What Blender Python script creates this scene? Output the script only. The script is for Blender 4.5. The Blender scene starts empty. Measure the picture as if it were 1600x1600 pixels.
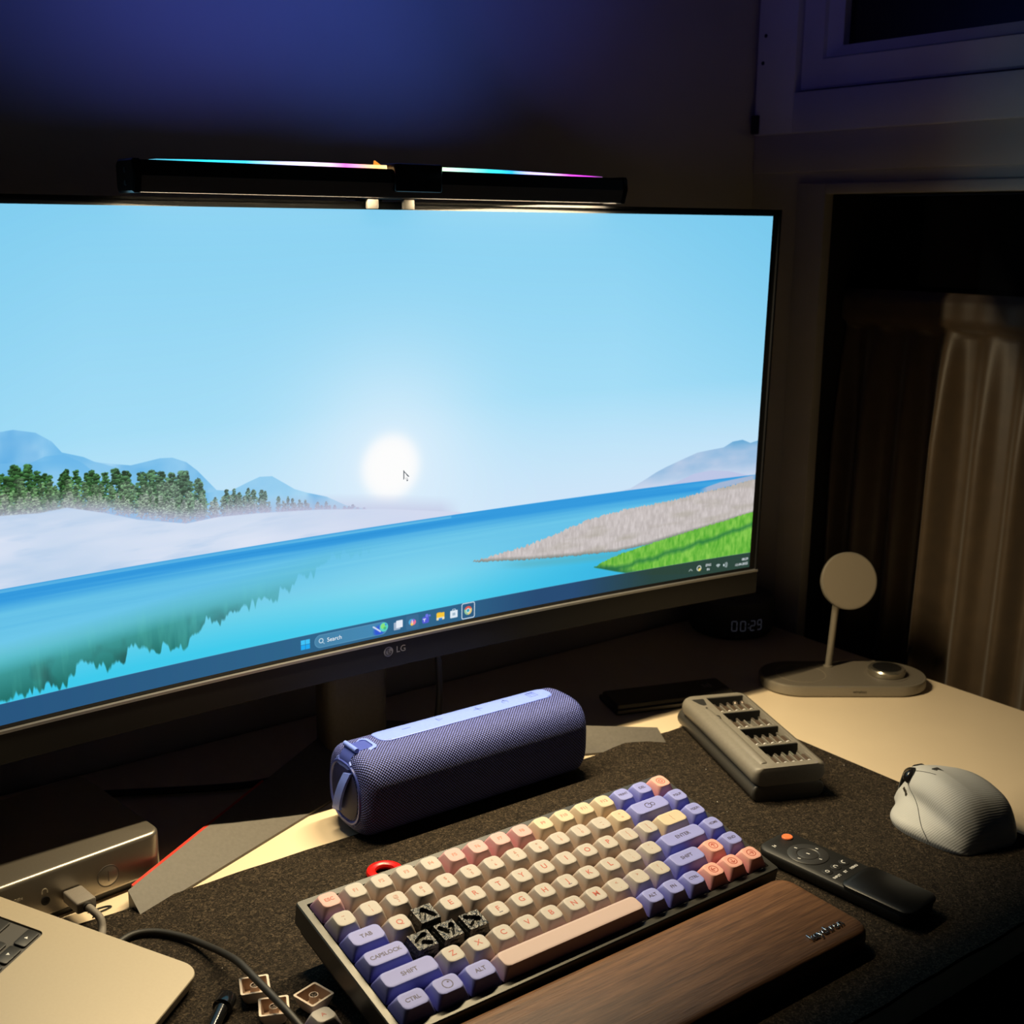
import bpy, math, random
import numpy as np
from mathutils import Matrix, Vector

# ------------------------------------------------------------------ camera, world, lights, exposure
S = 0.001                      # everything below is written in millimetres, desk top at z = 0
scene = bpy.context.scene
COL = scene.collection

def srgb(r, g, b):
    f = lambda c: c / 12.92 if c <= 0.04045 else ((c + 0.055) / 1.055) ** 2.4
    return (f(r / 255), f(g / 255), f(b / 255), 1.0)

FOC = 1908.4423
RGT = Vector((0.798625, -0.601771, 0.008329))
DWN = Vector((-0.130959, -0.187273, -0.973539))
FWD = Vector((0.587407, 0.776402, -0.228368))
cam_data = bpy.data.cameras.new('camera')
cam = bpy.data.objects.new('camera', cam_data)
COL.objects.link(cam)
m = Matrix.Identity(4)
for i in range(3):
    m[i][0], m[i][1], m[i][2] = RGT[i], -DWN[i], -FWD[i]
m.translation = Vector((-317.426, -627.986, 466.692)) * S
cam.matrix_world = m
cam_data.sensor_fit = 'HORIZONTAL'
cam_data.sensor_width = 36.0
cam_data.lens = FOC / 1600 * 36.0
cam_data.clip_start = 0.01
cam_data.clip_end = 30
cam_data.dof.use_dof = True
cam_data.dof.focus_distance = 0.84
cam_data.dof.aperture_fstop = 15.0
scene.camera = cam

world = bpy.data.worlds.new('night')
scene.world = world
world.use_nodes = True
world.node_tree.nodes['Background'].inputs[0].default_value = (0.35, 0.42, 0.7, 1)
world.node_tree.nodes['Background'].inputs[1].default_value = 0.004

scene.view_settings.view_transform = 'Standard'
scene.view_settings.look = 'None'
scene.view_settings.gamma = 1.0
scene.view_settings.exposure = 0.0
scene.view_settings.use_curve_mapping = False

def area_light(name, loc, direction, sx, sy, power, color, spread=180.0, parent=None, xaxis=(1, 0, 0)):
    l = bpy.data.lights.new(name, 'AREA')
    l.shape = 'RECTANGLE'
    l.size, l.size_y = sx * S, sy * S
    l.energy = power
    l.color = color
    l.spread = math.radians(spread)
    o = bpy.data.objects.new(name, l)
    COL.objects.link(o)
    z = -Vector(direction).normalized()
    x = Vector(xaxis)
    x = (x - z * x.dot(z)).normalized()
    y = z.cross(x)
    mm = Matrix.Identity(4)
    for i in range(3):
        mm[i][0], mm[i][1], mm[i][2] = x[i], y[i], z[i]
    mm.translation = Vector(loc) * S
    o.matrix_world = mm
    return o

BAR_X0, BAR_X1 = -30.0, 384.0
WARM = (1.0, 0.79, 0.46)
# the two lamp strips inside the light bar's channel, shining down on the desk
area_light('lamp_strip_left', (77, 160.3, 494.0), (0, 0, -1), 198, 2.0, 2.9, WARM)
area_light('lamp_strip_right', (277, 160.3, 494.0), (0, 0, -1), 198, 2.0, 4.5, WARM)
# the coloured strip on the light bar's top, shining up and back at the wall
area_light('rainbow_glow_blue', (60, 163, 509.5), (0, 0.50, 0.86), 180, 5, 0.105, (0.085, 0.15, 1.0), 106)
area_light('rainbow_glow_violet', (125, 163, 509.5), (0, 0.50, 0.86), 60, 5, 0.04, (0.13, 0.14, 1.0), 106)
area_light('rainbow_glow_azure', (280, 163, 509.5), (0, 0.50, 0.86), 160, 5, 0.15, (0.07, 0.17, 1.0), 108)
area_light('rainbow_glow_window', (350, 163, 509.5), (0.62, 0.20, 0.75), 60, 5, 0.10, (0.16, 0.14, 1.0), 100)

# ------------------------------------------------------------------ helpers
def new_mat(name, col, rough=0.5, metal=0.0, spec=0.5, var=0.0, scale=200.0, bump=0.0, bscale=None, emit=None, estr=0.0,
            sheen=0.0, coat=0.0, stretch=None, detail=3.0):
    mt = bpy.data.materials.new(name)
    mt.use_nodes = True
    nt = mt.node_tree
    b = nt.nodes['Principled BSDF']
    b.inputs['Base Color'].default_value = col
    b.inputs['Roughness'].default_value = rough
    b.inputs['Metallic'].default_value = metal
    b.inputs['Specular IOR Level'].default_value = spec
    b.inputs['Sheen Weight'].default_value = sheen
    b.inputs['Coat Weight'].default_value = coat
    if emit is not None:
        b.inputs['Emission Color'].default_value = emit
        b.inputs['Emission Strength'].default_value = estr
    if var or bump:
        tc = nt.nodes.new('ShaderNodeTexCoord')
        mp = nt.nodes.new('ShaderNodeMapping')
        nt.links.new(tc.outputs['Object'], mp.inputs['Vector'])
        if stretch:
            mp.inputs['Scale'].default_value = stretch
        n = nt.nodes.new('ShaderNodeTexNoise')
        n.inputs['Scale'].default_value = scale
        n.inputs['Detail'].default_value = detail
        nt.links.new(mp.outputs['Vector'], n.inputs['Vector'])
        if var:
            r = nt.nodes.new('ShaderNodeValToRGB')
            lo = tuple(max(0, c * (1 - var)) for c in col[:3]) + (1,)
            hi = tuple(min(1, c * (1 + var)) for c in col[:3]) + (1,)
            r.color_ramp.elements[0].position = 0.3
            r.color_ramp.elements[1].position = 0.7
            r.color_ramp.elements[0].color = lo
            r.color_ramp.elements[1].color = hi
            nt.links.new(n.outputs['Fac'], r.inputs['Fac'])
            nt.links.new(r.outputs['Color'], b.inputs['Base Color'])
        if bump:
            n2 = n
            if bscale:
                n2 = nt.nodes.new('ShaderNodeTexNoise')
                n2.inputs['Scale'].default_value = bscale
                n2.inputs['Detail'].default_value = detail
                nt.links.new(mp.outputs['Vector'], n2.inputs['Vector'])
            bp = nt.nodes.new('ShaderNodeBump')
            bp.inputs['Strength'].default_value = bump
            bp.inputs['Distance'].default_value = 0.001
            nt.links.new(n2.outputs['Fac'], bp.inputs['Height'])
            nt.links.new(bp.outputs['Normal'], b.inputs['Normal'])
    return mt

def rrect(w, d, r, n=5, cx=0.0, cy=0.0):
    r = min(r, w / 2 - 1e-3, d / 2 - 1e-3)
    pts = []
    for (sx, sy, a0) in ((1, 1, 0), (-1, 1, 90), (-1, -1, 180), (1, -1, 270)):
        for k in range(n + 1):
            a = math.radians(a0 + 90 * k / n)
            pts.append((cx + sx * (w / 2 - r) + r * math.cos(a), cy + sy * (d / 2 - r) + r * math.sin(a)))
    return pts

def circ(r, n=24, cx=0.0, cy=0.0, a0=0.0):
    return [(cx + r * math.cos(a0 + 2 * math.pi * k / n), cy + r * math.sin(a0 + 2 * math.pi * k / n)) for k in range(n)]

def catmull(P, n):
    """n samples between neighbouring points of an open polyline"""
    P = [np.array(p, float) for p in P]
    Q = [2 * P[0] - P[1]] + P + [2 * P[-1] - P[-2]]
    out = []
    for i in range(1, len(Q) - 2):
        for k in range(n):
            t = k / n
            p0, p1, p2, p3 = Q[i - 1], Q[i], Q[i + 1], Q[i + 2]
            out.append(0.5 * (2 * p1 + (p2 - p0) * t + (2 * p0 - 5 * p1 + 4 * p2 - p3) * t * t + (3 * p1 - p0 - 3 * p2 + p3) * t ** 3))
    out.append(P[-1])
    return out

class MB:
    def __init__(self):
        self.v, self.f = [], []
    def add(self, verts, faces):
        o = len(self.v)
        self.v += [tuple(map(float, p)) for p in verts]
        self.f += [tuple(i + o for i in f) for f in faces]
        return self
    def loft(self, rings, cap0=True, cap1=True, closed=True):
        n = len(rings[0])
        vs = [p for r in rings for p in r]
        fs = []
        m = n if closed else n - 1
        for a in range(len(rings) - 1):
            for k in range(m):
                k2 = (k + 1) % n
                fs.append((a * n + k, a * n + k2, (a + 1) * n + k2, (a + 1) * n + k))
        if cap0:
            fs.append(tuple(reversed(range(n))))
        if cap1:
            fs.append(tuple((len(rings) - 1) * n + k for k in range(n)))
        return self.add(vs, fs)
    def prism(self, poly, z0, z1, bev=0.0, steps=2, both=True):
        """poly: convex-ish CCW list; rounded top (and bottom) edge of size bev"""
        P = np.array(poly, float)
        c = P.mean(axis=0)
        nx = np.roll(P, -1, axis=0) - np.roll(P, 1, axis=0)
        nrm = np.stack([nx[:, 1], -nx[:, 0]], 1)
        nrm /= np.linalg.norm(nrm, axis=1)[:, None] + 1e-9
        def ring(ins, z):
            q = P - nrm * ins
            return [(a, b, z) for a, b in q]
        rings = []
        if bev and both:
            for k in range(steps + 1):
                a = math.pi / 2 * k / steps
                rings.append(ring(bev * (1 - math.sin(a)), z0 + bev * (1 - math.cos(a))))
        else:
            rings.append(ring(0, z0))
        if bev:
            for k in range(steps + 1):
                a = math.pi / 2 * k / steps
                rings.append(ring(bev * (1 - math.cos(a)), z1 - bev * (1 - math.sin(a))))
        else:
            rings.append(ring(0, z1))
        return self.loft(rings)
    def box(self, x0, x1, y0, y1, z0, z1, bev=0.0):
        if bev:
            return self.prism(rrect(x1 - x0, y1 - y0, bev, 2, (x0 + x1) / 2, (y0 + y1) / 2), z0, z1, bev, 2)
        return self.add([(x, y, z) for z in (z0, z1) for x, y in ((x0, y0), (x1, y0), (x1, y1), (x0, y1))],
                        [(3, 2, 1, 0), (4, 5, 6, 7), (0, 1, 5, 4), (1, 2, 6, 5), (2, 3, 7, 6), (3, 0, 4, 7)])
    def tube(self, path, r, n=10, cap=True):
        P = [Vector(p) for p in path]
        rad = r if isinstance(r, (list, tuple)) else [r] * len(P)
        rings = []
        up = Vector((0, 0, 1))
        for i, p in enumerate(P):
            t = (P[min(i + 1, len(P) - 1)] - P[max(i - 1, 0)]).normalized()
            if i == 0:
                if abs(t.z) > 0.9:
                    up = Vector((0, 1, 0))
                x = t.cross(up).normalized()
            else:
                x = (x - t * x.dot(t)).normalized()
            y = x.cross(t)
            rings.append([tuple(p + (x * math.cos(2 * math.pi * k / n) - y * math.sin(2 * math.pi * k / n)) * rad[i]) for k in range(n)])
        return self.loft(rings, cap, cap)
    def lathe(self, prof, n=32, cx=0.0, cy=0.0):
        """prof: (radius, z) from bottom to top"""
        rings = [[(cx + r * math.cos(2 * math.pi * k / n), cy + r * math.sin(2 * math.pi * k / n), z) for k in range(n)] for r, z in prof]
        return self.loft(rings)
    def annulus(self, outer, inner, z0, z1):
        n = len(outer)
        rings = [[(*p, z0) for p in outer], [(*p, z1) for p in outer], [(*p, z1) for p in inner], [(*p, z0) for p in inner], [(*p, z0) for p in outer]]
        return self.loft(rings, False, False)
    def xf(self, fn):
        self.v = [tuple(fn(*p)) for p in self.v]
        return self
    def mesh(self, name, mat, smooth=True, ang=35):
        me = bpy.data.meshes.new(name)
        me.from_pydata([(x * S, y * S, z * S) for x, y, z in self.v], [], self.f)
        if smooth:
            me.shade_smooth()
            me.set_sharp_from_angle(angle=math.radians(ang))
        if mat is not None:
            me.materials.append(mat)
        return me
    def build(self, name, mat, parent=None, smooth=True, ang=35):
        return put(self.mesh(name, mat, smooth, ang), name, parent)

def put(me, name, parent=None, loc=None, rot=None):
    o = bpy.data.objects.new(name, me)
    COL.objects.link(o)
    if parent is not None:
        o.parent = parent
    if loc is not None:
        o.location = Vector(loc) * S
    if rot is not None:
        o.rotation_euler = rot
    return o

def thing(name, label, cat, loc=(0, 0, 0), rot=(0, 0, 0), group=None):
    o = bpy.data.objects.new(name, None)
    COL.objects.link(o)
    o.empty_display_size = 0.02
    o.location = Vector(loc) * S
    o.rotation_euler = rot
    o['label'] = label
    o['category'] = cat
    if group:
        o['group'] = group
    return o

def tag(o, label, cat, group=None):
    o['label'] = label
    o['category'] = cat
    if group:
        o['group'] = group
    return o

def structure(o):
    o['kind'] = 'structure'
    return o

_text = {}
def text_mesh(s, size, mat, depth=0.05, align='CENTER', offset=0.0, name='legend', shear=0.0, spacing=1.0, bevel=0.0):
    key = (s, size, mat.name, depth, align, offset, shear)
    if key in _text:
        return _text[key]
    cu = bpy.data.curves.new('text', 'FONT')
    cu.body = s
    cu.size = size * S
    cu.extrude = depth * S
    cu.offset = offset * S
    cu.bevel_depth = bevel * S
    cu.bevel_resolution = 2
    cu.align_x = align
    cu.align_y = 'CENTER'
    cu.resolution_u = 3
    cu.shear = shear
    cu.space_character = spacing
    cu.space_line = 0.85
    ob = bpy.data.objects.new('text', cu)
    me = bpy.data.meshes.new_from_object(ob)
    me.name = name
    me.materials.clear()
    me.materials.append(mat)
    bpy.data.objects.remove(ob)
    bpy.data.curves.remove(cu)
    _text[key] = me
    return me
# ------------------------------------------------------------------ the room
M_wall = new_mat('wall_paint', (0.50, 0.47, 0.43, 1), 0.75, var=0.06, scale=6, bump=0.15, bscale=220)
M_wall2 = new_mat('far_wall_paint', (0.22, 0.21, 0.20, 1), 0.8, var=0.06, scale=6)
M_frame = new_mat('window_frame_white', (0.60, 0.60, 0.62, 1), 0.42, var=0.05, scale=15, bump=0.05, bscale=90)
M_trim = new_mat('trim_paint', (0.55, 0.51, 0.45, 1), 0.5, var=0.06, scale=14, bump=0.08, bscale=120)
M_floor = new_mat('floor_stone', (0.16, 0.14, 0.12, 1), 0.5, var=0.2, scale=5)
M_glass = new_mat('night_glass', (0.004, 0.005, 0.008, 1), 0.06, spec=0.5)
M_dark = new_mat('seal_black', (0.012, 0.012, 0.014, 1), 0.6)

structure(MB().box(-1700, 830, 386, 440, -750, 1900).build('wall_back', M_wall, smooth=False))
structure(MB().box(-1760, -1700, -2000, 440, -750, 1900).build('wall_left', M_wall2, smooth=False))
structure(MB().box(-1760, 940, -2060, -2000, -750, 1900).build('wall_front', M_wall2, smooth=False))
structure(MB().box(-1760, 940, -2060, 440, -790, -750).build('floor', M_floor, smooth=False))
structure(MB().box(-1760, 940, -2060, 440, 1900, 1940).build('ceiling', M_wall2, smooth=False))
# right-hand wall with the window above and the dark curtained opening below
WY0 = -820.0                     # far (front) end of both openings
b = MB()
b.box(800, 900, 315, 386, -750, 570)          # strip beside the back corner
b.box(800, 900, WY0, 315, 515, 570)           # band between the opening and the window
b.box(800, 900, -2000, WY0, -750, 1900)
b.box(800, 900, WY0, 386, 1500, 1900)
b.box(800, 900, WY0, 315, -750, -640)
structure(b.build('wall_right', M_wall, smooth=False))
# a ledge under the window, a little proud of the wall
structure(MB().box(797, 800, WY0, 384, 528, 570, 0.8).build('trim_1', M_wall))
# casing round the lower opening
b = MB()
b.box(796, 811, 276, 315, -640, 515, 1.5)
b.box(796, 811, WY0, 276, 503.5, 515, 1.5)
b.box(796, 905, WY0 - 39, WY0, -640, 515, 1.5)
structure(b.build('trim_2', M_trim))
b = MB()                                      # lining of the opening, coloured near black so its reveal looks unlit
b.box(811, 905, 276.4, 315, -640, 515); b.box(811, 905, WY0, 276.4, 503.9, 515)
structure(b.build('trim_3', new_mat('lining_dark', (0.016, 0.013, 0.010, 1), 0.6), smooth=False))

# upper window
win = structure(bpy.data.objects.new('window_1', None))
COL.objects.link(win)
win.location = Vector((800, 0, 570)) * S
def wbox(*a, bev=1.0):
    mb = MB().box(*a, bev)
    return mb.xf(lambda x, y, z: (x - 800, y, z - 570))
b = wbox(790, 860, 324, 380, 570, 1500); b2 = wbox(790, 860, WY0, 324, 570, 613); b.add(b2.v, b2.f)
b2 = wbox(790, 860, WY0, 324, 1440, 1500); b.add(b2.v, b2.f)
b2 = wbox(790, 860, WY0 - 50, WY0, 570, 1500); b.add(b2.v, b2.f)
b.build('frame', M_frame, win)
# sash with mitred corners, its face stepped down towards the glass
def sash_ring(y0, y1, z0, z1, x):
    return [(x - 800, y0, z0 - 570), (x - 800, y1, z0 - 570), (x - 800, y1, z1 - 570), (x - 800, y0, z1 - 570)]
for nm, (ya, yb) in (('sash', (-250, 321.5)), ('sash', (WY0 + 2, -240))):
    b = MB()
    za, zb = 615.5, 1438
    b.loft([sash_ring(ya, yb, za, zb, 830), sash_ring(ya, yb, za, zb, 799), sash_ring(ya + 2, yb - 2, za + 2, zb - 2, 796),
            sash_ring(ya + 30, yb - 30, za + 30, zb - 30, 796), sash_ring(ya + 32, yb - 32, za + 32, zb - 32, 800),
            sash_ring(ya + 50, yb - 50, za + 43, zb - 43, 804), sash_ring(ya + 50, yb - 50, za + 43, zb - 43, 830)], False, False)
    s = b.build('sash', M_frame, win, smooth=False)
    g = MB(); g.box(814, 818, ya + 48, yb - 48, za + 41, zb - 41); g.xf(lambda x, y, z: (x - 800, y, z - 570)); g.build('pane', M_glass, s, smooth=False)
# screws low on the frame's corner
for (y, z) in ((368.5, 677), (371, 648)):
    mb = MB().lathe([(2.2, 0), (2.2, 0.6), (1.2, 0.9)], 10)
    mb.xf(lambda x, yy, zz, y=y, z=z: (-10.2 - zz, y + x, z - 570 + yy))
    mb.build('screw', M_dark, win)
mb = MB().box(786, 797, 372, 382, 571, 592, 1.5); mb.xf(lambda x, y, z: (x - 800, y, z - 570)); mb.build('corner_cap', M_dark, win)
structure(MB().box(862, 866, WY0, 324, 600, 1500).build('backdrop', M_dark, smooth=False))

# dark cafe curtain on a rod, covering the lower part of the opening; dark glass above it
M_curt = new_mat('curtain_cloth', (0.050, 0.031, 0.0145, 1), 0.5, var=0.12, scale=60, bump=0.2, bscale=900, sheen=0.2)
ZH = 401.0
def fold(y):
    a = (y - 92.0) / 47.0
    return -22.0 * (abs(math.cos(math.pi * a)) ** 3.0) - 4.0 * math.sin(y / 11.0 + 2.0 * math.sin(y / 71.0)) - 1.2 * math.sin(y / 5.3)
cv, cf = [], []
ys = np.arange(274, WY0, -2.5)
zs = [-640, -300, -100, 0, 80, 150, 200, 240, 270, 300, 320, 340, 352, 358, 363, 368, 376, 386, 394, 399, ZH]
for z in zs:
    k = min(1.0, max(0.0, (360 - z) / 130.0)) ** 0.6
    for y in ys:
        x = 852 + fold(y + 4 * math.sin(z / 150.0)) * (0.18 + 0.82 * k)
        if z > 361: x = 838 + 0.35 * math.sin(y / 4.0) + (5 if z > 398 else 0) + (8 if z < 366 else 0)   # gathered heading band
        cv.append((x, y, z))
n = len(ys)
for a in range(len(zs) - 1):
    for k in range(n - 1):
        cf.append((a * n + k, (a + 1) * n + k, (a + 1) * n + k + 1, a * n + k + 1))
cur = thing('curtain', 'dark brown curtain hanging in folds behind the desk at right, below the window', 'curtain', (850, -270, ZH))
b = MB().add(cv, cf); b.xf(lambda x, y, z: (x - 850, y + 270, z - ZH))
cu = b.build('cloth', M_curt, cur, ang=80)
sol = cu.modifiers.new('thick', 'SOLIDIFY'); sol.thickness = 0.0012
b = MB().tube([(851, 276, 391), (851, WY0, 391)], 5, 12); b.xf(lambda x, y, z: (x - 850, y + 270, z - ZH)); b.build('rod', M_dark, cur)

structure(MB().box(896, 900, WY0, 276, -640, 503).build('window_2', M_glass, smooth=False))

# ------------------------------------------------------------------ desk and felt mat
M_desk = new_mat('desk_white', (0.76, 0.63, 0.46, 1), 0.38, var=0.015, scale=25, bump=0.03, bscale=300)
M_steel_b = new_mat('desk_leg_black', (0.03, 0.03, 0.03, 1), 0.5)
desk = thing('desk', 'white desk top under the monitor, keyboard and felt mat', 'desk', (0, 0, -750))
b = MB().prism(rrect(1500, 614, 4, 3, 29.5, 69), -25, 0, 1.5); b.xf(lambda x, y, z: (x, y, z + 750)); b.build('desktop', M_desk, desk)
for x in (-680, 735):
    for y in (-190, 335):
        MB().box(x - 25, x + 25, y - 25, y + 25, 0, 725.5, 2).build('leg', M_steel_b, desk)

M_felt = bpy.data.materials.new('felt')
M_felt.use_nodes = True
nt = M_felt.node_tree
pb = nt.nodes['Principled BSDF']
pb.inputs['Roughness'].default_value = 0.95
pb.inputs['Specular IOR Level'].default_value = 0.15
tc = nt.nodes.new('ShaderNodeTexCoord')
n1 = nt.nodes.new('ShaderNodeTexNoise'); n1.inputs['Scale'].default_value = 420; n1.inputs['Detail'].default_value = 4; n1.inputs['Distortion'].default_value = 1.5
n2 = nt.nodes.new('ShaderNodeTexNoise'); n2.inputs['Scale'].default_value = 60; n2.inputs['Detail'].default_value = 2
vo = nt.nodes.new('ShaderNodeTexVoronoi'); vo.inputs['Scale'].default_value = 95
for n_ in (n1, n2, vo):
    nt.links.new(tc.outputs['Object'], n_.inputs['Vector'])
cr = nt.nodes.new('ShaderNodeValToRGB')
cr.color_ramp.elements[0].position = 0.34; cr.color_ramp.elements[0].color = (0.0085, 0.0068, 0.0052, 1)
cr.color_ramp.elements[1].position = 0.70; cr.color_ramp.elements[1].color = (0.086, 0.064, 0.043, 1)
e = cr.color_ramp.elements.new(0.52); e.color = (0.026, 0.020, 0.0145, 1)
nt.links.new(n1.outputs['Fac'], cr.inputs['Fac'])
lt = nt.nodes.new('ShaderNodeMath'); lt.operation = 'LESS_THAN'; lt.inputs[1].default_value = 0.055
nt.links.new(vo.outputs['Distance'], lt.inputs[0])
gt = nt.nodes.new('ShaderNodeMath'); gt.operation = 'GREATER_THAN'; gt.inputs[1].default_value = 0.60
nt.links.new(n2.outputs['Fac'], gt.inputs[0])
ml = nt.nodes.new('ShaderNodeMath'); ml.operation = 'MULTIPLY'
nt.links.new(lt.outputs[0], ml.inputs[0]); nt.links.new(gt.outputs[0], ml.inputs[1])
mx = nt.nodes.new('ShaderNodeMixRGB'); mx.inputs['Color2'].default_value = (0.45, 0.42, 0.38, 1)
nt.links.new(ml.outputs[0], mx.inputs['Fac']); nt.links.new(cr.outputs['Color'], mx.inputs['Color1'])
nt.links.new(mx.outputs['Color'], pb.inputs['Base Color'])
bp = nt.nodes.new('ShaderNodeBump'); bp.inputs['Strength'].default_value = 0.9; bp.inputs['Distance'].default_value = 0.0012
nt.links.new(n1.outputs['Fac'], bp.inputs['Height']); nt.links.new(bp.outputs['Normal'], pb.inputs['Normal'])

def mat_bump(x, y):
    """the mat rides over the tip of the stand's right foot"""
    dx, dy = (x - 404) / 34.0, (y - 134) / 20.0
    return 3.5 * math.exp(-(dx * dx * dx * dx + dy * dy))
xs = list(np.arange(-365, 536, 12.0)) + [536]
ysm = list(np.arange(-239.5, 139, 9.0)) + [139]
rng = random.Random(4)
rv, rf = [], []
for top in (1, 0):
    for yi, y in enumerate(ysm):
        for xi, x in enumerate(xs):
            yy = y + (0.5 * math.sin(x / 23.0) + 0.4 * math.sin(x / 9.0) if yi in (0, len(ysm) - 1) else 0)
            bz = mat_bump(x, y)
            rv.append((x, yy, (3.0 + bz) if top else bz + 0.02))
nx, ny = len(xs), len(ysm)
for j in range(ny - 1):
    for i in range(nx - 1):
        a = j * nx + i
        rf.append((a, a + 1, a + nx + 1, a + nx))
        a += nx * ny
        rf.append((a, a + nx, a + nx + 1, a + 1))
o2 = nx * ny
edge = [i for i in range(nx)] + [j * nx + nx - 1 for j in range(1, ny)] + [(ny - 1) * nx + i for i in range(nx - 2, -1, -1)] + [j * nx for j in range(ny - 2, 0, -1)]
for k in range(len(edge)):
    a, c = edge[k], edge[(k + 1) % len(edge)]
    rf.append((a, a + o2, c + o2, c))
tag(MB().add(rv, rf).build('desk_mat', M_felt, ang=50), 'dark grey-brown felt desk mat under the keyboard', 'desk mat')
# ------------------------------------------------------------------ wallpaper picture on the screen (pixels computed here)
SW, SH = 798.7, 337.0
PXM = 2.6                        # texels per millimetre
NW, NH = int(SW * PXM), int(SH * PXM)
U, V = np.meshgrid((np.arange(NW) + .5) / PXM - SW / 2, SH / 2 - (np.arange(NH) + .5) / PXM)
img = np.zeros((NH, NW, 3), np.float32)
nrng = np.random.default_rng(3)
def vnoise(su, sv, seed, oct_=3):
    """smooth value noise over (U, V) with feature sizes su, sv in mm"""
    r = np.random.default_rng(seed)
    out = np.zeros_like(U); amp = 1.0; tot = 0
    for o in range(oct_):
        gu, gv = int(SW / su) + 3, int(SH / sv) + 3
        g = r.random((gv, gu))
        a = (U + SW / 2) / su; b = (V + SH / 2) / sv
        i = a.astype(int); j = b.astype(int); fa = a - i; fb = b - j
        fa = fa * fa * (3 - 2 * fa); fb = fb * fb * (3 - 2 * fb)
        out += amp * ((g[j, i] * (1 - fa) + g[j, i + 1] * fa) * (1 - fb) + (g[j + 1, i] * (1 - fa) + g[j + 1, i + 1] * fa) * fb)
        tot += amp; amp *= 0.5; su /= 2; sv /= 2
    return out / tot
def mix(mask, col):
    global img
    mk_ = np.clip(mask, 0, 1)[..., None]
    img = img * (1 - mk_) + np.asarray(col, np.float32) * mk_
def C3(*c): return np.array(c, np.float32) / 255.0
def lerp(a, b, t): return a + (b - a) * np.clip(t, 0, 1)[..., None]
def line(pts): 
    p = np.array(pts, float); return np.interp(U, p[:, 0], p[:, 1])
AA = 0.5
def below(pts, soft=AA): return np.clip((line(pts) - V) / soft + .5, 0, 1)
def above(pts, soft=AA): return np.clip((V - line(pts)) / soft + .5, 0, 1)
def span(u0, u1, soft=AA): return np.clip((U - u0) / soft + .5, 0, 1) * np.clip((u1 - U) / soft + .5, 0, 1)
# sky
t = (168 - V) / 240.0
sky = lerp(C3(134, 209, 243), C3(186, 232, 253), t)
sky = lerp(sky, C3(116, 200, 238), np.clip((np.abs(U - 0) - 230) / 260, 0, 1) * np.clip(1 - t * 0.9, 0, 1))
sky = lerp(sky, C3(208, 231, 251), np.clip((t - 0.62) / 0.4, 0, 1))
rs = np.hypot(U - 3.0, V + 28.5)
sky = lerp(sky, C3(226, 242, 255), np.exp(-(rs / 85.0) ** 2) * 0.85)
sky = lerp(sky, C3(255, 255, 255), 1 / (1 + np.exp((rs - 26.0) / 2.6)))
img[:] = sky
# mountains at left
nz = vnoise(26, 16, 11); nzs = vnoise(60, 7, 12)
m1 = [(-400, 6), (-330, 20), (-289, 27.9), (-281, 28.5), (-267, 25.2), (-257, 18.3), (-251, 10.4), (-237, 5.8), (-229, 1.3), (-216, -1.5), (-205, -3.7), (-195, -2.5), (-184, -1.1), (-175, -1.7), (-165, -6), (-157, -13), (-150, -21), (-143, -29), (-132, -31), (-119, -26.4), (-109, -23.3), (-99, -24), (-89, -30.6), (-81, -36), (-70, -40.3), (-54, -45.3), (-37, -54.5), (-15, -61), (0, -70), (400, -70)]
mcol = lerp(C3(96, 178, 232), C3(168, 216, 246), nz * 1.3 - 0.15)
mcol = lerp(mcol, C3(176, 220, 246), np.clip((U + 190) / 160, 0, 1))
mcol = lerp(mcol, C3(78, 160, 222), np.clip(vnoise(16, 34, 13, 3) * 2.4 - 1.25, 0, 1) * .6)
mix(below(m1) * span(-400, 5), mcol)
for k, (pts, c) in enumerate([([(-300, 8), (-262, 6), (-240, 4), (-229, 1.5), (-215, -4), (-205, -9), (-190, -14), (-170, -22), (-150, -30)], C3(120, 190, 236)),
                              ([(-300, -6), (-280, 3), (-262, 9), (-250, 9), (-238, 2), (-228, -8), (-215, -20), (-200, -30)], C3(104, 183, 235))]):
    mix(below(pts) * above([(p[0], p[1] - 9) for p in pts], 8) * span(-300, -150, 12) * 0.55, c)
# right-hand mountains
m2 = [(200, -76), (231, -75.6), (249, -73.4), (267, -66.3), (278, -61.4), (289, -57.6), (311, -51.2), (326, -47.1), (337, -46.2), (357, -44.8), (368, -40.1), (380, -39.2), (390, -43.1), (400, -41.3)]
mc = lerp(C3(150, 190, 226), C3(186, 205, 232), vnoise(22, 9, 21) * 1.3 - .15)
mc = lerp(mc, C3(110, 172, 216), np.clip((V + 50) / 9, 0, 1) * np.clip((U - 350) / 20, 0, 1))
mc = lerp(mc, C3(205, 218, 240), np.clip((-62 - V) / 14, 0, 1))
mix(below(m2) * span(215, 400), mc)
mix(below([(290, -75), (305, -72.5), (323, -67), (343, -65.8), (366, -68.6), (387, -74.2), (401, -78.7)]) * span(290, 400), C3(190, 200, 232))
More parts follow.
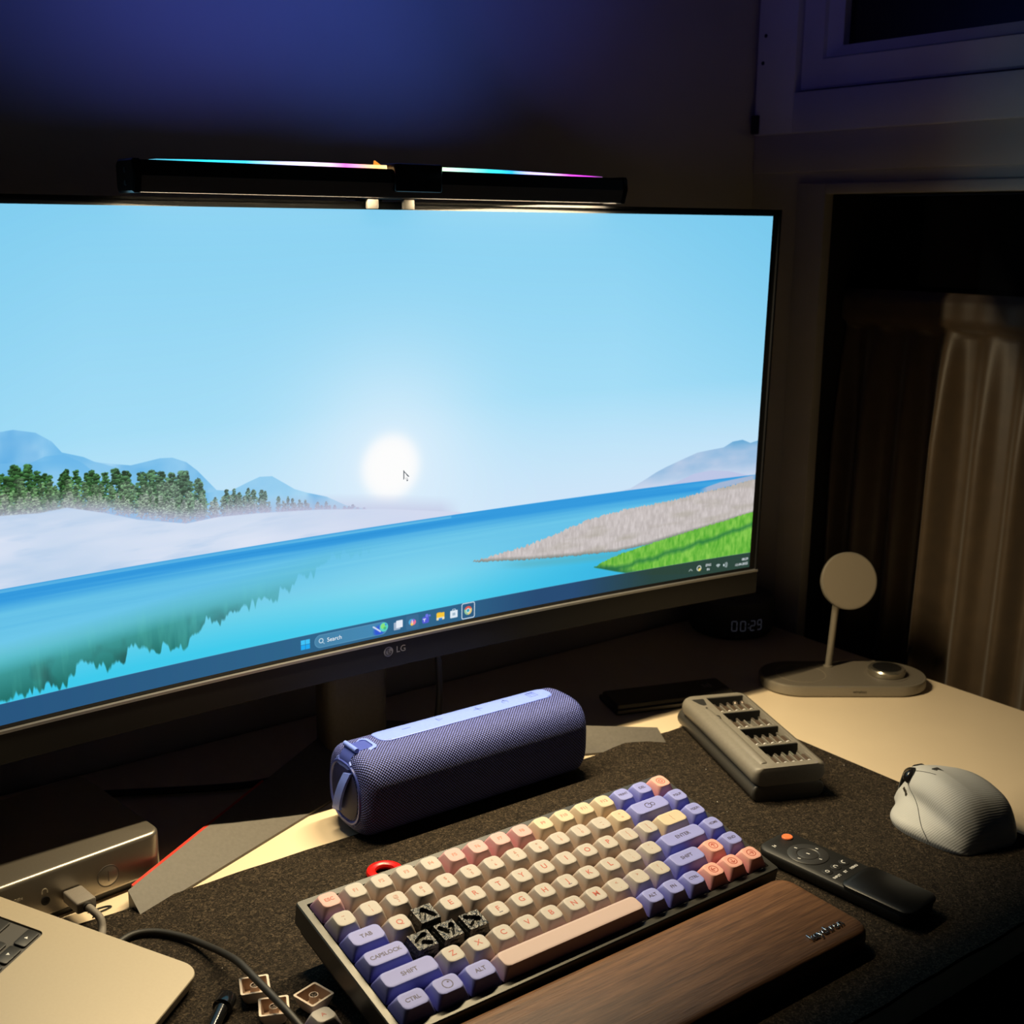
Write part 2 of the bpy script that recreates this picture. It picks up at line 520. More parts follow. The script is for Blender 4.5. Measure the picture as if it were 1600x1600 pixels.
# trees
tr = random.Random(8)
def tree(u, base, h, w, col, dens, haze):
    x0, x1 = max(0, int((u - w + SW / 2) * PXM)), min(NW, int((u + w + SW / 2) * PXM) + 1)
    y0, y1 = max(0, int((SH / 2 - base - h) * PXM) - 2), min(NH, int((SH / 2 - base) * PXM) + 2)
    if x1 <= x0: return
    uu, vv = U[y0:y1, x0:x1], V[y0:y1, x0:x1]
    acc = np.zeros_like(uu); light = np.zeros_like(uu)
    nb = int(dens)
    for _ in range(nb):
        t_ = tr.random() ** 0.8
        half = w * (0.16 + 0.84 * (1 - t_) ** 0.75) * (0.75 + .25 * math.sin(t_ * 17 + u))
        cu_, cv_ = u + tr.uniform(-1, 1) * half * .85, base + t_ * h * 0.97
        a, b_ = tr.uniform(.7, 1.5) * w / 10, tr.uniform(.5, 1.1) * w / 11
        d = ((uu - cu_) / a) ** 2 + ((vv - cv_ - 0.12 * abs(cu_ - u)) / b_) ** 2
        g = np.clip(1.7 - d, 0, 1)
        acc = np.maximum(acc, g)
        light = np.where(g > 0.3, np.clip(tr.uniform(-.2, .7) + (vv - cv_) / b_ * .35 + (uu - u) / w * .3, 0, 1), light)
    acc = np.maximum(acc, np.clip(1 - np.abs(uu - u) / 0.5, 0, 1) * (vv < base + h))
    c = lerp(col * 0.42, col * 1.35, light)
    hz = np.clip(haze + np.clip((base + 9 - vv) / 14.0, 0, 1) * .75, 0, 1)
    c = lerp(c, C3(188, 192, 220), hz)
    img[y0:y1, x0:x1] = img[y0:y1, x0:x1] * (1 - acc[..., None]) + c * acc[..., None]
topline = [(-400, 6), (-290, 7.4), (-275, 8), (-263, -0.2), (-248, 1), (-235, -4.8), (-218, -6), (-207, -4), (-184, -6), (-166, -14), (-147, -22), (-132, -27.7), (-117, -30.5), (-97, -37.9), (-70, -45.2), (-48, -50.6), (-20, -57)]
tl = np.array(topline)
us = sorted([-404 + k * 5.2 + tr.uniform(-2.4, 2.4) for k in range(74)])
for row in (0, 1, 2):
    for u in us:
        u = u + (3.4 if row == 1 else 0) + tr.uniform(-1.5, 1.5)
        top = np.interp(u, tl[:, 0], tl[:, 1])
        fade = np.clip((u + 240) / 240, 0, 1)
        base = np.interp(u, [-404, -224, -168, -113, -20], [-27, -34, -49, -52, -62]) + (3, 1, -1)[row]
        H = top - base
        if H < 3: continue
        if row == 0:
            if u > -195 and tr.random() < .32: continue
            h = H * tr.uniform(.8, 1.06); col = lerp(C3(62, 110, 58), C3(128, 160, 150), fade); hz = 0.02 + .45 * fade
        elif row == 1:
            h = H * tr.uniform(.55, .75); col = lerp(C3(96, 142, 84), C3(150, 176, 168), fade); hz = 0.12 + .45 * fade
        else:
            h = H * tr.uniform(.34, .52); col = lerp(C3(140, 172, 120), C3(170, 188, 190), fade); hz = 0.22 + .45 * fade
        tree(u, base, h, max(3.4, h * tr.uniform(.30, .42)), col, 150 if row == 0 else 110, hz)
# mist and snow bank
snow = [(-400, -26), (-293, -26.3), (-269, -28.1), (-250, -27), (-224, -34.6), (-202, -42.4), (-167, -50.3), (-143, -49), (-113, -50.4), (-60, -54.6), (-3, -61.6), (69, -73.6), (75, -75.5), (400, -90)]
mist = np.clip((line([(p[0], p[1] + 13) for p in snow]) - V) / 16, 0, 1) * span(-400, 60, 20)
mix(mist * .72, C3(194, 194, 224))
sn = lerp(C3(190, 212, 238), C3(222, 230, 247), vnoise(70, 12, 31) * 1.5 - .25)
sn = lerp(sn, C3(170, 200, 234), np.clip(vnoise(30, 5, 32, 4) * 2.2 - 1.25, 0, 1) * .6)
sn = lerp(sn, C3(212, 220, 242), np.clip((U + 120) / 150, 0, 1))
mix(below(snow, .8) * span(-400, 73), sn)
# water
wl = -75.0
wat = lerp(C3(54, 156, 224), C3(104, 196, 234), (wl - V - 8) / 9.0)
wat = lerp(wat, C3(124, 212, 236), np.clip((wl - V - 28) / 24, 0, 1) * np.clip(1 - (U + 120) / 260, 0, 1))
wat = lerp(wat, C3(64, 204, 238), np.clip((wl - V - 42) / 32, 0, 1))
wat = lerp(wat, C3(60, 186, 230), np.clip((wl - V - 30) / 40, 0, 1) * np.clip((U - 60) / 150, 0, 1))
st = vnoise(190, 2.6, 41, 3)
wat = lerp(wat, C3(140, 222, 242), np.clip(st * 2.4 - 1.3, 0, 1) * .5 * np.clip(1 - (wl - V) / 40, 0, 1))
wat = lerp(wat, C3(38, 140, 212), np.clip(.8 - st * 1.9, 0, 1) * .7 * np.clip(1 - (wl - V) / 34, 0, 1))
wat = lerp(wat, C3(150, 226, 244), np.exp(-((U - 20) / 110) ** 2) * np.clip(1 - np.abs(wl - V - 50) / 44, 0, 1) * .55)
mix(np.clip((wl - V) / AA + .5, 0, 1), wat)
mix(np.clip((wl - V) / 1.0, 0, 1) * np.clip((wl + 3.0 - V) / 1, 0, 1) * (V > wl - 2.6) * span(-400, 60) * .5, C3(120, 200, 236))
# tree reflection
vert = vnoise(2.6, 40, 51, 2); vert2 = vnoise(9, 60, 52, 2)
rb = np.array([(-400, -150), (-303, -149), (-274, -148), (-265, -145.5), (-247, -143), (-220, -143.8), (-208, -135), (-190, -139), (-167, -137), (-156, -127), (-140, -127), (-120, -122), (-94, -116), (-77, -105), (-50, -97), (-20, -90)])
bot = np.interp(U, rb[:, 0], rb[:, 1]) + (vert - .5) * 13 + (vert2 - .5) * 14
rt = np.array([(-400, -122), (-301, -116), (-258, -113), (-213, -109), (-165, -104), (-115, -99), (-82, -94), (-20, -86)])
topl = np.interp(U, rt[:, 0], rt[:, 1])
rm = np.clip((topl - V) / 22 + .2, 0, 1) * np.clip((V - bot) / 2.2 + .5, 0, 1) * span(-400, -30, 60)
rc = lerp(C3(74, 172, 172), C3(28, 96, 84), np.clip((topl - V - 6) / 34, 0, 1))
rc = lerp(rc, C3(36, 66, 62), np.clip(vnoise(14, 20, 53) * 2.6 - 1.15, 0, 1) * np.clip((topl - V - 12) / 16, 0, 1))
rc = lerp(rc, C3(90, 190, 170), np.clip(vnoise(5, 30, 54) * 2 - 1.1, 0, 1) * .5)
mix(rm * lerp(np.ones(1), np.zeros(1), (U + 210) / 200)[..., 0].clip(.35, .92), rc)
# reeds at right
rtop = [(82.6, -118.2), (115, -114.4), (142, -111.3), (169, -105.1), (203, -97.2), (246, -92.3), (298, -90.3), (337, -86), (368, -83), (400, -79)]
rbot = [(82.6, -118.8), (142, -125.2), (190, -128.7), (234, -131.1), (271, -129.3), (308, -124.8), (339, -121.6), (400, -113.8)]
jag = (vnoise(1.4, 300, 61, 1) - .5) * 2.6
rl = np.clip((line(rtop) + jag - V) / .8 + .5, 0, 1) * np.clip((V - line(rbot) - jag * .5) / .8 + .5, 0, 1) * span(82, 400)
rcol = lerp(C3(188, 180, 178), C3(214, 206, 205), vnoise(1.6, 5, 62, 3) * 1.5 - .25)
rcol = lerp(rcol, C3(170, 164, 150), np.clip(vnoise(34, 7, 63, 3) * 2.4 - 1.2, 0, 1) * .6)
rcol = lerp(rcol, C3(100, 112, 104), np.clip((line(rbot) + 3.5 - V) / 4, 0, 1) * .8)
mix(np.clip((line(rbot) - V) / 6 + .2, 0, 1) * np.clip((V - line(rbot) + 9) / 6, 0, 1) * span(120, 300, 30) * .55, C3(96, 170, 176))
mix(rl, rcol)
mix(below([(330, -83), (355, -78.5), (400, -75)], 1) * above(rtop) * span(335, 400, 10) * .9, C3(176, 186, 212))
# green field
gt_ = [(211, -142.4), (234, -135.4), (271, -129.4), (320, -123), (362, -117.6), (400, -112)]
gb_ = [(211, -142.8), (235, -150), (265, -158), (400, -175)]
gm = np.clip((line(gt_) + jag * .6 - V) / .7 + .5, 0, 1) * above(gb_, 1) * span(211, 400)
gcol = lerp(C3(84, 168, 52), C3(142, 206, 84), vnoise(2.2, 6, 71, 3) * 1.5 - .25)
ridge = line([(211, -146), (250, -146), (300, -141), (330, -137), (400, -126)])
gcol = lerp(gcol, C3(38, 112, 66), np.clip(1 - np.abs(V - ridge - (vnoise(12, 30, 72) - .5) * 6) / 4.0, 0, 1) * .75)
gcol = lerp(gcol, C3(30, 92, 74), np.clip((line(gb_) + 6 - V) / 6, 0, 1) * .7 * span(205, 262, 12))
mix(gm, gcol)
# taskbar
tb = np.clip((-153.4 - V) / .4 + .5, 0, 1)
tcol = lerp(C3(40, 82, 124), C3(48, 98, 136), np.clip((U + 300) / 240, 0, 1))
tcol = lerp(tcol, C3(40, 72, 112), np.clip((U - 60) / 90, 0, 1))
tcol = lerp(tcol, C3(44, 66, 60), np.clip((U - 190) / 90, 0, 1))
mix(tb * .97, tcol)
mix(np.clip(1 - np.abs(V + 153.4) / .35, 0, 1) * .35, C3(150, 210, 235))
def rr(cu_, cv_, w, h, r, soft=.45):
    qx, qy = np.abs(U - cu_) - (w / 2 - r), np.abs(V - cv_) - (h / 2 - r)
    d = np.hypot(np.maximum(qx, 0), np.maximum(qy, 0)) + np.minimum(np.maximum(qx, qy), 0) - r
    return np.clip(.5 - d / soft, 0, 1)
def disc(cu_, cv_, r, soft=.45): return np.clip(.5 + (r - np.hypot(U - cu_, V - cv_)) / soft, 0, 1)
TY = -160.9
for (a, b_) in ((-1, 1), (1, 1), (-1, -1), (1, -1)):
    mix(rr(-74.9 + a * 2.05, TY + b_ * 2.05, 3.8, 3.8, .3), C3(66, 196, 250) if b_ > 0 else C3(34, 170, 244))
mix(rr(-34, TY, 66, 10.8, 5.4), C3(98, 156, 192)); mix(rr(-34, TY, 65, 9.9, 4.95), lerp(C3(72, 132, 170), C3(70, 140, 184), (U + 60) / 60))
ring = lambda cu_, cv_, r, w: disc(cu_, cv_, r) * (1 - disc(cu_, cv_, r - w))
mix(ring(-61.2, TY + .4, 2.0, .55), C3(240, 248, 255))
mix(np.clip(.75 - np.abs((U + 59.2) + (V - TY + 1.7)) * 1.1, 0, 1) * rr(-59.2, TY - 1.7, 2.2, 2.2, .2) * 1.0, C3(240, 248, 255))
mix(disc(-9, TY - 1.8, 4.6, 3) * rr(-34, TY, 65, 9.9, 4.95), C3(52, 92, 214))
mix(np.clip(1.2 - np.abs((V - TY - 0.2) + (U + 11) * .75) * .9, 0, 1) * rr(-11, TY - .2, 7.5, 6.5, .5), C3(226, 234, 250))
mix(disc(-4.3, TY + .7, 3.9), C3(92, 214, 200)); mix(disc(-4.9, TY + 1.6, 2.3) * .8, C3(150, 232, 110)); mix(disc(-3.4, TY - .4, 1.3) * .8, C3(70, 180, 120)); mix(disc(-2.6, TY + 2.5, .9), C3(60, 150, 230))
mix(rr(8.0, TY - .8, 6.2, 6.6, .6), C3(160, 178, 200)); mix(rr(10.3, TY + .6, 6.2, 6.4, .6), C3(232, 238, 248))
mix(rr(22.6, TY, 12, 12, 1.5) * .25, C3(90, 130, 170))
mix(disc(21.6, TY + .2, 2.6), C3(80, 170, 220)); mix(disc(23.6, TY - .4, 2.5), C3(236, 120, 150)); mix(disc(22.2, TY - 1.8, 1.4), C3(245, 200, 90)); mix(disc(23.8, TY + 1.4, 1.1), C3(120, 110, 220)); mix(rr(22.6, TY, 1.0, 3.4, .5), C3(230, 220, 235))
mix(rr(35.4, TY - .6, 6.6, 5.8, 1.6), C3(84, 92, 214)); mix(disc(36.6, TY + 3.0, 1.5), C3(110, 120, 236)); mix(disc(39.3, TY + 2.6, .9), C3(110, 120, 236)); mix(rr(34.2, TY + .3, 3, .8, .2), C3(230, 234, 255)); mix(rr(34.2, TY - .9, .8, 2.4, .2), C3(230, 234, 255))
mix(rr(48.4, TY + 2.6, 3.6, 2, .5), C3(232, 170, 30)); mix(rr(49.9, TY, 7.8, 6.2, .6), C3(250, 200, 62)); mix(rr(49.9, TY - 2.0, 7.8, 2.2, .5), C3(240, 232, 200)); mix(rr(49.9, TY - 2.5, 3.4, 1.8, .5), C3(44, 120, 206))
mix(rr(63.2, TY + 3.0, 3.4, 2.2, .7), C3(210, 226, 240)); mix(rr(63.2, TY + 3.0, 2.2, 1.3, .4), tcol); mix(rr(63.2, TY - .5, 7.4, 6.6, .7), C3(226, 236, 246)); 
for a in (-.8, .8):
    for b_ in (-.1, 1.1): mix(rr(63.2 + a * .9, TY - 1.0 + b_, .9, .9, .1), C3(90, 130, 160))
mix(rr(77.5, TY + .1, 13.4, 14.2, 1.8), C3(240, 246, 252)); mix(rr(77.5, TY + .1, 12.0, 12.8, 1.2), tcol)
ang = np.arctan2(V - TY - .2, U - 77.4)
wheel = np.where((ang > .5)[..., None] & (ang < 2.7)[..., None], C3(226, 96, 84), np.where((ang > -1.6)[..., None] & (ang <= .5)[..., None], C3(232, 206, 130), C3(150, 200, 160)))
mk_ = disc(77.4, TY + .2, 3.9)[..., None]; img = img * (1 - mk_) + wheel * mk_
mix(disc(77.4, TY + .2, 2.0), C3(238, 244, 250)); mix(disc(77.4, TY + .2, 1.45), C3(58, 168, 196))
# tray icons
for s_ in (-1, 1): mix(np.clip(.9 - np.abs((V + 161.6) + s_ * (U - 325.5) * .8 - .7) * 1.2, 0, 1) * span(325.5 + min(0, s_) * 2.2, 325.5 + max(0, s_) * 2.2), C3(230, 238, 240))
mix(ring(335.7, TY - .3, 2.8, .9), C3(225, 230, 225)); mix(disc(336.4, TY - 1.7, 1.5), C3(240, 215, 110))
for r_ in (3.2, 2.0, .8): mix(ring(359.4, -163.6, r_ + .2, .75) * (V > -163.6 + np.abs(U - 359.4) * .8), C3(226, 236, 242))
mix(rr(366.6, -162.2, 1.6, 2.2, .2), C3(226, 236, 242)); mix(ring(367.0, -162.2, 2.6, .6) * (U > 368), C3(226, 236, 242)); mix(ring(367.0, -162.2, 4.0, .6) * (U > 369.2) * (np.abs(V + 162.2) < 2.6), C3(226, 236, 242))
# pointer
cu0, cv0 = 15.0, -33.6
px_ = np.array([(0, 0), (0, -6.3), (1.5, -5.0), (2.6, -7.3), (3.5, -6.9), (2.5, -4.7), (4.4, -4.6)]) + (cu0, cv0)
def inpoly(P):
    inside = np.zeros(U.shape, bool)
    for k in range(len(P)):
        (x1, y1), (x2, y2) = P[k], P[(k + 1) % len(P)]
        if y1 == y2: continue
        c = ((V < y1) != (V < y2)) & (U < (x2 - x1) * (V - y1) / (y2 - y1) + x1)
        inside ^= c
    return inside
pc = px_.mean(axis=0)
mix(inpoly((px_ - pc) * 1.3 + pc) * 1.0, C3(70, 80, 90)); mix(inpoly((px_ - pc) * .92 + pc) * 1.0, C3(252, 252, 252))

im = bpy.data.images.new('screen_picture', NW, NH)
buf = np.ones((NH, NW, 4), np.float32)
buf[..., :3] = np.clip(img[::-1], 0, 1)
im.pixels.foreach_set(buf.ravel())
im.update()
im.pack()

# ------------------------------------------------------------------ curved monitor on its two-footed stand
MQ = (173.5726, 183.5632, 308.9145); MYAW, MTILT = -0.018783, -0.017530; RAD = 3800.0
ct, stt = math.cos(MTILT), math.sin(MTILT)
def hd(u, y, v):
    """head coordinates (arc u, depth y behind the screen, height v from its centre) -> monitor coordinates"""
    th = u / RAD
    x = (RAD + y) * math.sin(th); yy = -RAD + (RAD + y) * math.cos(th)
    return (x, yy * ct + v * stt, v * ct - yy * stt + MQ[2])
mon = thing('monitor', 'wide curved monitor showing a lake landscape, on a stand with two splayed feet', 'monitor', (MQ[0], MQ[1], 0), (0, 0, MYAW))
M_black = new_mat('monitor_black', (0.006, 0.006, 0.007, 1), 0.45, var=0.1, scale=200)
M_bezel = new_mat('bezel_black', (0.006, 0.006, 0.007, 1), 0.6, spec=0.2)
M_silver = new_mat('trim_silver', (0.55, 0.55, 0.56, 1), 0.38, metal=0.9)
M_screen = bpy.data.materials.new('screen_glow'); M_screen.use_nodes = True
nt = M_screen.node_tree; pb = nt.nodes['Principled BSDF']
ti = nt.nodes.new('ShaderNodeTexImage'); ti.image = im; ti.extension = 'EXTEND'
uvn = nt.nodes.new('ShaderNodeUVMap'); uvn.uv_map = 'UVMap'
nt.links.new(uvn.outputs['UV'], ti.inputs['Vector'])
nt.links.new(ti.outputs['Color'], pb.inputs['Emission Color'])
pb.inputs['Emission Strength'].default_value = 0.98
pb.inputs['Base Color'].default_value = (0.001, 0.001, 0.001, 1); pb.inputs['Roughness'].default_value = 0.6; pb.inputs['Specular IOR Level'].default_value = 0.0
us_ = np.linspace(-SW / 2, SW / 2, 65)
sv_, sf_, suv = [], [], []
for j, v in enumerate((-SH / 2, SH / 2)):
    for u in us_:
        sv_.append(hd(u, 0, v)); suv.append((u / SW + .5, float(j)))
for k in range(64): sf_.append((k, k + 1, k + 66, k + 65))
so = MB().add(sv_, sf_).build('screen', M_screen, mon)
uvl = so.data.uv_layers.new(name='UVMap')
for lp in so.data.loops: uvl.data[lp.index].uv = suv[lp.vertex_index]
ue = np.linspace(-408, 408, 49)
def sweep(profile, us__):
    return [[hd(u, y, v) for (y, v) in profile] for u in us__]
b = MB()                                                   # rear shell: thin at the rim, deep in the middle
def shell_prof(u):
    k = max(0.0, 1 - (abs(u) / 408.0) ** 4)
    return [(0.6, 174.3), (0.6, -172), (2, -195), (14, -193), (14 + 30 * k, -165), (14 + 44 * k, -90), (14 + 44 * k, 60), (14 + 30 * k, 120), (12, 165), (9, 174.3)]
b.loft([[hd(u, y, v) for (y, v) in shell_prof(u)] for u in ue][::-1]); b.build('back_shell', M_black, mon)
b = MB()                                                   # thin rim standing proud around the glass
for prof in ([(-1.6, 172.6), (-1.6, 174.4), (3, 174.4), (3, 172.6)],):
    b.loft(sweep(prof, ue)[::-1])
for s_ in (-1, 1):
    b.loft([[hd(s_ * 408.4, y, v), hd(s_ * 406.4, y, v), hd(s_ * 406.4, y2, v), hd(s_ * 408.4, y2, v)][::(1 if s_ < 0 else -1)] for v, y, y2 in ((-172, -1.6, 3), (174.4, -1.6, 3))])
b.build('rim', M_bezel, mon, smooth=False)
b = MB(); b.loft(sweep([(-2.6, -173.8), (-2.6, -195), (1, -197), (4, -173.8)][::-1], ue)); b.build('chin', M_black, mon, ang=30)
b = MB(); b.loft(sweep([(-3.0, -171.6), (-3.0, -173.6), (1, -173.6), (1, -171.6)][::-1], np.linspace(-408.5, 408.5, 49))); b.build('trim_strip', M_silver, mon, smooth=False)
# maker's mark on the chin
M_logo = new_mat('logo_grey', (0.32, 0.32, 0.33, 1), 0.5)
def onchin(me_pts, u0, v0, y=-2.75): return [hd(u0 + p[0], y, v0 + p[1]) for p in me_pts]
b = MB()
n = 28
for (r0, r1, a0, a1) in ((0, 4.3, 0, 2 * math.pi),):
    ringo = [(r1 * math.cos(2 * math.pi * k / n), r1 * math.sin(2 * math.pi * k / n)) for k in range(n)]
    b.loft([onchin(ringo, -1.6, -181.2, -2.5), onchin(ringo, -1.6, -181.2, -2.75)], False, True)
b.f = [tuple(reversed(f)) for f in b.f]
b.build('logo_disc', M_logo, mon, smooth=False)
M_logod = new_mat('logo_dark', (0.03, 0.03, 0.035, 1), 0.5)
b = MB()
def bar2(x0, x1, y0, y1): 
    q = [(x0, y0), (x1, y0), (x1, y1), (x0, y1)]
    b.loft([onchin(q, -1.6, -181.2, -2.7), onchin(q, -1.6, -181.2, -2.85)], False, True)
bar2(-.35, .25, -1.6, 1.7); bar2(-.35, 1.5, -1.6, -1.05)
arc_o = [(3.2 * math.cos(a), 3.2 * math.sin(a)) for a in np.linspace(1.2, 6.28, 22)] 
for k in range(21):
    (x, y), (x2, y2) = arc_o[k], arc_o[k + 1]
    q = [(x, y), (x2, y2), (x2 * .82, y2 * .82), (x * .82, y * .82)]
    b.loft([onchin(q, -1.6, -181.2, -2.7), onchin(q, -1.6, -181.2, -2.85)], False, True)
bar2(1.3, 2.9, -.25, .3); bar2(-2.0, -1.2, .9, 1.6)
b.f = [tuple(reversed(f)) for f in b.f]
b.build('logo_face', M_logod, mon, smooth=False)
def head_text(s, size, mat, u, v, y, name, align='CENTER'):
    me = text_mesh(s, size, mat, 0.03, align, name=name)
    o = put(me, name, mon)
    p0 = Vector(hd(u, y, v)); ex = (Vector(hd(u + 1, y, v)) - p0).normalized(); ey = (Vector(hd(u, y, v + 1)) - p0).normalized(); ez = ex.cross(ey)
    mm = Matrix.Identity(4)
    for i in range(3): mm[i][0], mm[i][1], mm[i][2] = ex[i], ey[i], ez[i]
    mm.translation = p0 * S
    o.matrix_local = mm
    return o
head_text('LG', 7.6, M_logo, 10.2, -181.0, -2.8, 'logo_text')
M_uitext = new_mat('screen_text', (0, 0, 0, 1), 0.9, emit=(0.86, 0.93, 0.98, 1), estr=0.95)
head_text('Search', 4.9, M_uitext, -49.4, TY - .1, -0.25, 'screen_text')
head_text('ENG', 3.4, M_uitext, 347.2, -159.5, -0.25, 'screen_text')
head_text('IN', 3.4, M_uitext, 347.2, -163.9, -0.25, 'screen_text')
head_text('00:29', 3.5, M_uitext, 397.0, -159.6, -0.25, 'screen_text', 'RIGHT')
head_text('12-04-2025', 3.5, M_uitext, 397.0, -164.2, -0.25, 'screen_text', 'RIGHT')
# stand
M_stand = new_mat('stand_charcoal', (0.085, 0.076, 0.066, 1), 0.55, var=0.1, scale=350, bump=0.12, bscale=1500)
M_red = new_mat('stand_red', (0.55, 0.035, 0.02, 1), 0.4)
b = MB()
b.prism(rrect(62, 30, 10, 4, 8, 84), 14, 330, 2); b.build('stand_neck', M_stand, mon)
MB().box(-52, 68, 60, 72, 250, 352, 4).build('mount_plate', M_black, mon)
def foot(s):
    # wedge: low front edge, high back edge, from the hub out to the tip
    tip_f, tip_b = (-236.5, -62.6), (-238.5, -43.5)
    hub_f, hub_b = (-30, 26), (-8, 98)
    rings = []
    for t in np.linspace(0, 1, 9):
        fx, fy = tip_f[0] + (hub_f[0] - tip_f[0]) * t, tip_f[1] + (hub_f[1] - tip_f[1]) * t
        bx, by = tip_b[0] + (hub_b[0] - tip_b[0]) * t, tip_b[1] + (hub_b[1] - tip_b[1]) * t
        h = 14 + 14 * t
        rings.append([(fx, fy, 0), (fx, fy, 2.2), (bx - .4, by - 1.2, h), (bx, by, h - 1), (bx, by, 0)])
    b = MB().loft(rings)
    red = MB()
    rr_ = []
    for t in np.linspace(0.02, 0.62, 8):
        bx, by = tip_b[0] + (hub_b[0] - tip_b[0]) * t, tip_b[1] + (hub_b[1] - tip_b[1]) * t
        h = 14 + 14 * t
        rr_.append([(bx - .3, by - .9, h - .1), (bx - 0.6, by + 1.4, h + 0.35), (bx - 1.0, by + 1.8, h - 5), (bx, by - .3, h - 5)])
    red.loft(rr_)
    if s > 0:
        for q in (b, red):
            q.xf(lambda x, y, z: (-x + 19, y, z)); q.f = [tuple(reversed(f)) for f in q.f]
    f = b.build('stand_foot', M_stand, mon, ang=20)
    if s < 0: red.build('accent_strip', M_red, f, smooth=False)
foot(-1); foot(1)

# ------------------------------------------------------------------ light bar clipped on the monitor's top edge
M_bar = new_mat('bar_gloss_black', (0.006, 0.006, 0.007, 1), 0.22, spec=0.5)
M_bar2 = new_mat('bar_satin_black', (0.020, 0.020, 0.024, 1), 0.5)
bar = thing('light_bar', 'black light bar with a rainbow strip, clipped on top of the monitor', 'lamp', (177, 160, 484.6))
def bl(x, y, z): return (x - 177, y - 160, z - 484.6)
prof = [(154.6, 485.6), (154.6, 494.6), (170.5, 494.6), (170.5, 485.6), (174, 486), (175.5, 489), (175.5, 503), (172.5, 505.2), (147.5, 505.2), (146.3, 503.6), (145.4, 495.6), (148.6, 485.6)]
b = MB()
b.loft([[bl(x, y, z) for y, z in prof] for x in (-26, 380)], False, False); b.build('housing', M_bar, bar, ang=20)
b = MB()                                                   # satin lower front face, greyer to stand in for screen light
b.loft([[bl(x, y, z) for y, z in ((145.2, 495.6), (148.3, 485.5), (148.9, 485.5), (145.8, 495.6))] for x in (-25.5, 379.5)]); b.build('front_strip', M_bar2, bar, smooth=False)
for s_, (xa, xb) in (('end', (-31, -26)), ('end', (380, 385))):
    b = MB(); pp = [(148.2, 484.9), (174.5, 484.9), (176.2, 488), (176.2, 503.4), (173, 505.9), (147.2, 505.9), (145.6, 504), (144.8, 495.6)]
    xs_ = (xa, xa + 1.2, xb) if xa < 0 else (xa, xb - 1.2, xb)
    ins = (1.2, 0, 0) if xa < 0 else (0, 0, 1.2)
    cy_, cz_ = 160, 495.5
    b.loft([[bl(x, cy_ + (y - cy_) * (1 - i_ / 15), cz_ + (z - cz_) * (1 - i_ / 10)) for y, z in pp] for x, i_ in zip(xs_, ins)][::-1]); 
    e_ = b.build('end_cap', M_bar, bar, ang=30)
    if xa < 0:
        for z in (499, 491):
            q = MB().lathe([(1.6, 0), (1.6, .3)], 12); q.xf(lambda x, y, zz, z=z: bl(-31 - zz, 160 + x, z + y)); q.build('screw', M_bar2, e_)
b = MB(); b.prism(rrect(41, 36, 3, 3, 179.5, 160), 489.5, 509.3, 1.6); b.xf(bl); b.build('control_block', M_bar, bar)
b = MB(); b.loft([[bl(x, y, z) for y, z in ((143.9, 493.4), (145.8, 489.2), (146.8, 489.2), (145.0, 493.4))] for x in (160.5, 198.5)]); b.build('control_lip', new_mat('bar_grey', (0.06, 0.06, 0.063, 1), .45), bar, smooth=False)
# light-emitting face up inside the channel
M_diff = new_mat('diffuser_lit', (0.8, 0.8, 0.8, 1), .5, emit=(1.0, 0.72, 0.38, 1), estr=2.0)
b = MB(); b.loft([[bl(x, y, z) for y, z in ((155, 494.4), (155, 494.9), (170.4, 494.9), (170.4, 494.4))][::-1] for x in (-22, 376)]); b.build('diffuser', M_diff, bar, smooth=False)
# coloured strip on the top
def rainbow(name, x0, x1, cols, taper0, taper1, lip):
    mt = bpy.data.materials.new(name); mt.use_nodes = True
    nt = mt.node_tree; pb = nt.nodes['Principled BSDF']
    tc = nt.nodes.new('ShaderNodeTexCoord'); sx = nt.nodes.new('ShaderNodeSeparateXYZ'); mr = nt.nodes.new('ShaderNodeMapRange')
    nt.links.new(tc.outputs['Object'], sx.inputs[0]); nt.links.new(sx.outputs['X'], mr.inputs['Value'])
    mr.inputs['From Min'].default_value = (x0 - 177) * S; mr.inputs['From Max'].default_value = (x1 - 177) * S
    cr = nt.nodes.new('ShaderNodeValToRGB'); els = cr.color_ramp.elements
    els[0].position, els[0].color = cols[0][0], cols[0][1]; els[1].position, els[1].color = cols[-1][0], cols[-1][1]
    for p_, c_ in cols[1:-1]:
        e_ = els.new(p_); e_.color = c_
    nt.links.new(mr.outputs[0], cr.inputs['Fac']); nt.links.new(cr.outputs['Color'], pb.inputs['Emission Color'])
    pb.inputs['Emission Strength'].default_value = 1.5; pb.inputs['Base Color'].default_value = (.1, .1, .1, 1)
    rings = []
    for x in np.linspace(x0, x1, 12):
        t = (x - x0) / (x1 - x0)
        h = taper0 + (taper1 - taper0) * min(1, (t if taper1 > taper0 else t) * (1.6 if taper1 > taper0 else 1.0))
        if taper1 < taper0: h = taper0 + (taper1 - taper0) * max(0, (t - .3) / .7)
        rings.append([bl(x, 149, 505.1), bl(x, 149.6, 505.2 + h), bl(x, 168, 505.2 + h), bl(x, 169, 505.1)])
    b = MB().loft(rings[::-1]); b.build('rainbow_strip', mt, bar, smooth=False)
w4 = lambda r, g, b_, k=1.0: (r * k, g * k, b_ * k, 1)
rainbow('rainbow_left', -14, 156, [(0, w4(.06, .30, .42)), (.18, w4(.03, .75, .95)), (.36, w4(.06, .62, 1.25)), (.5, w4(.6, .7, 1.7)), (.6, w4(1.2, 1.05, 1.6)), (.72, w4(1.3, .75, 1.3)), (.8, w4(1.2, .2, 1.0)), (.88, w4(1.4, .5, .5)), (.95, w4(1.6, .75, .25)), (1, w4(1.7, 1.0, .4))], .8, 2.6, 1)
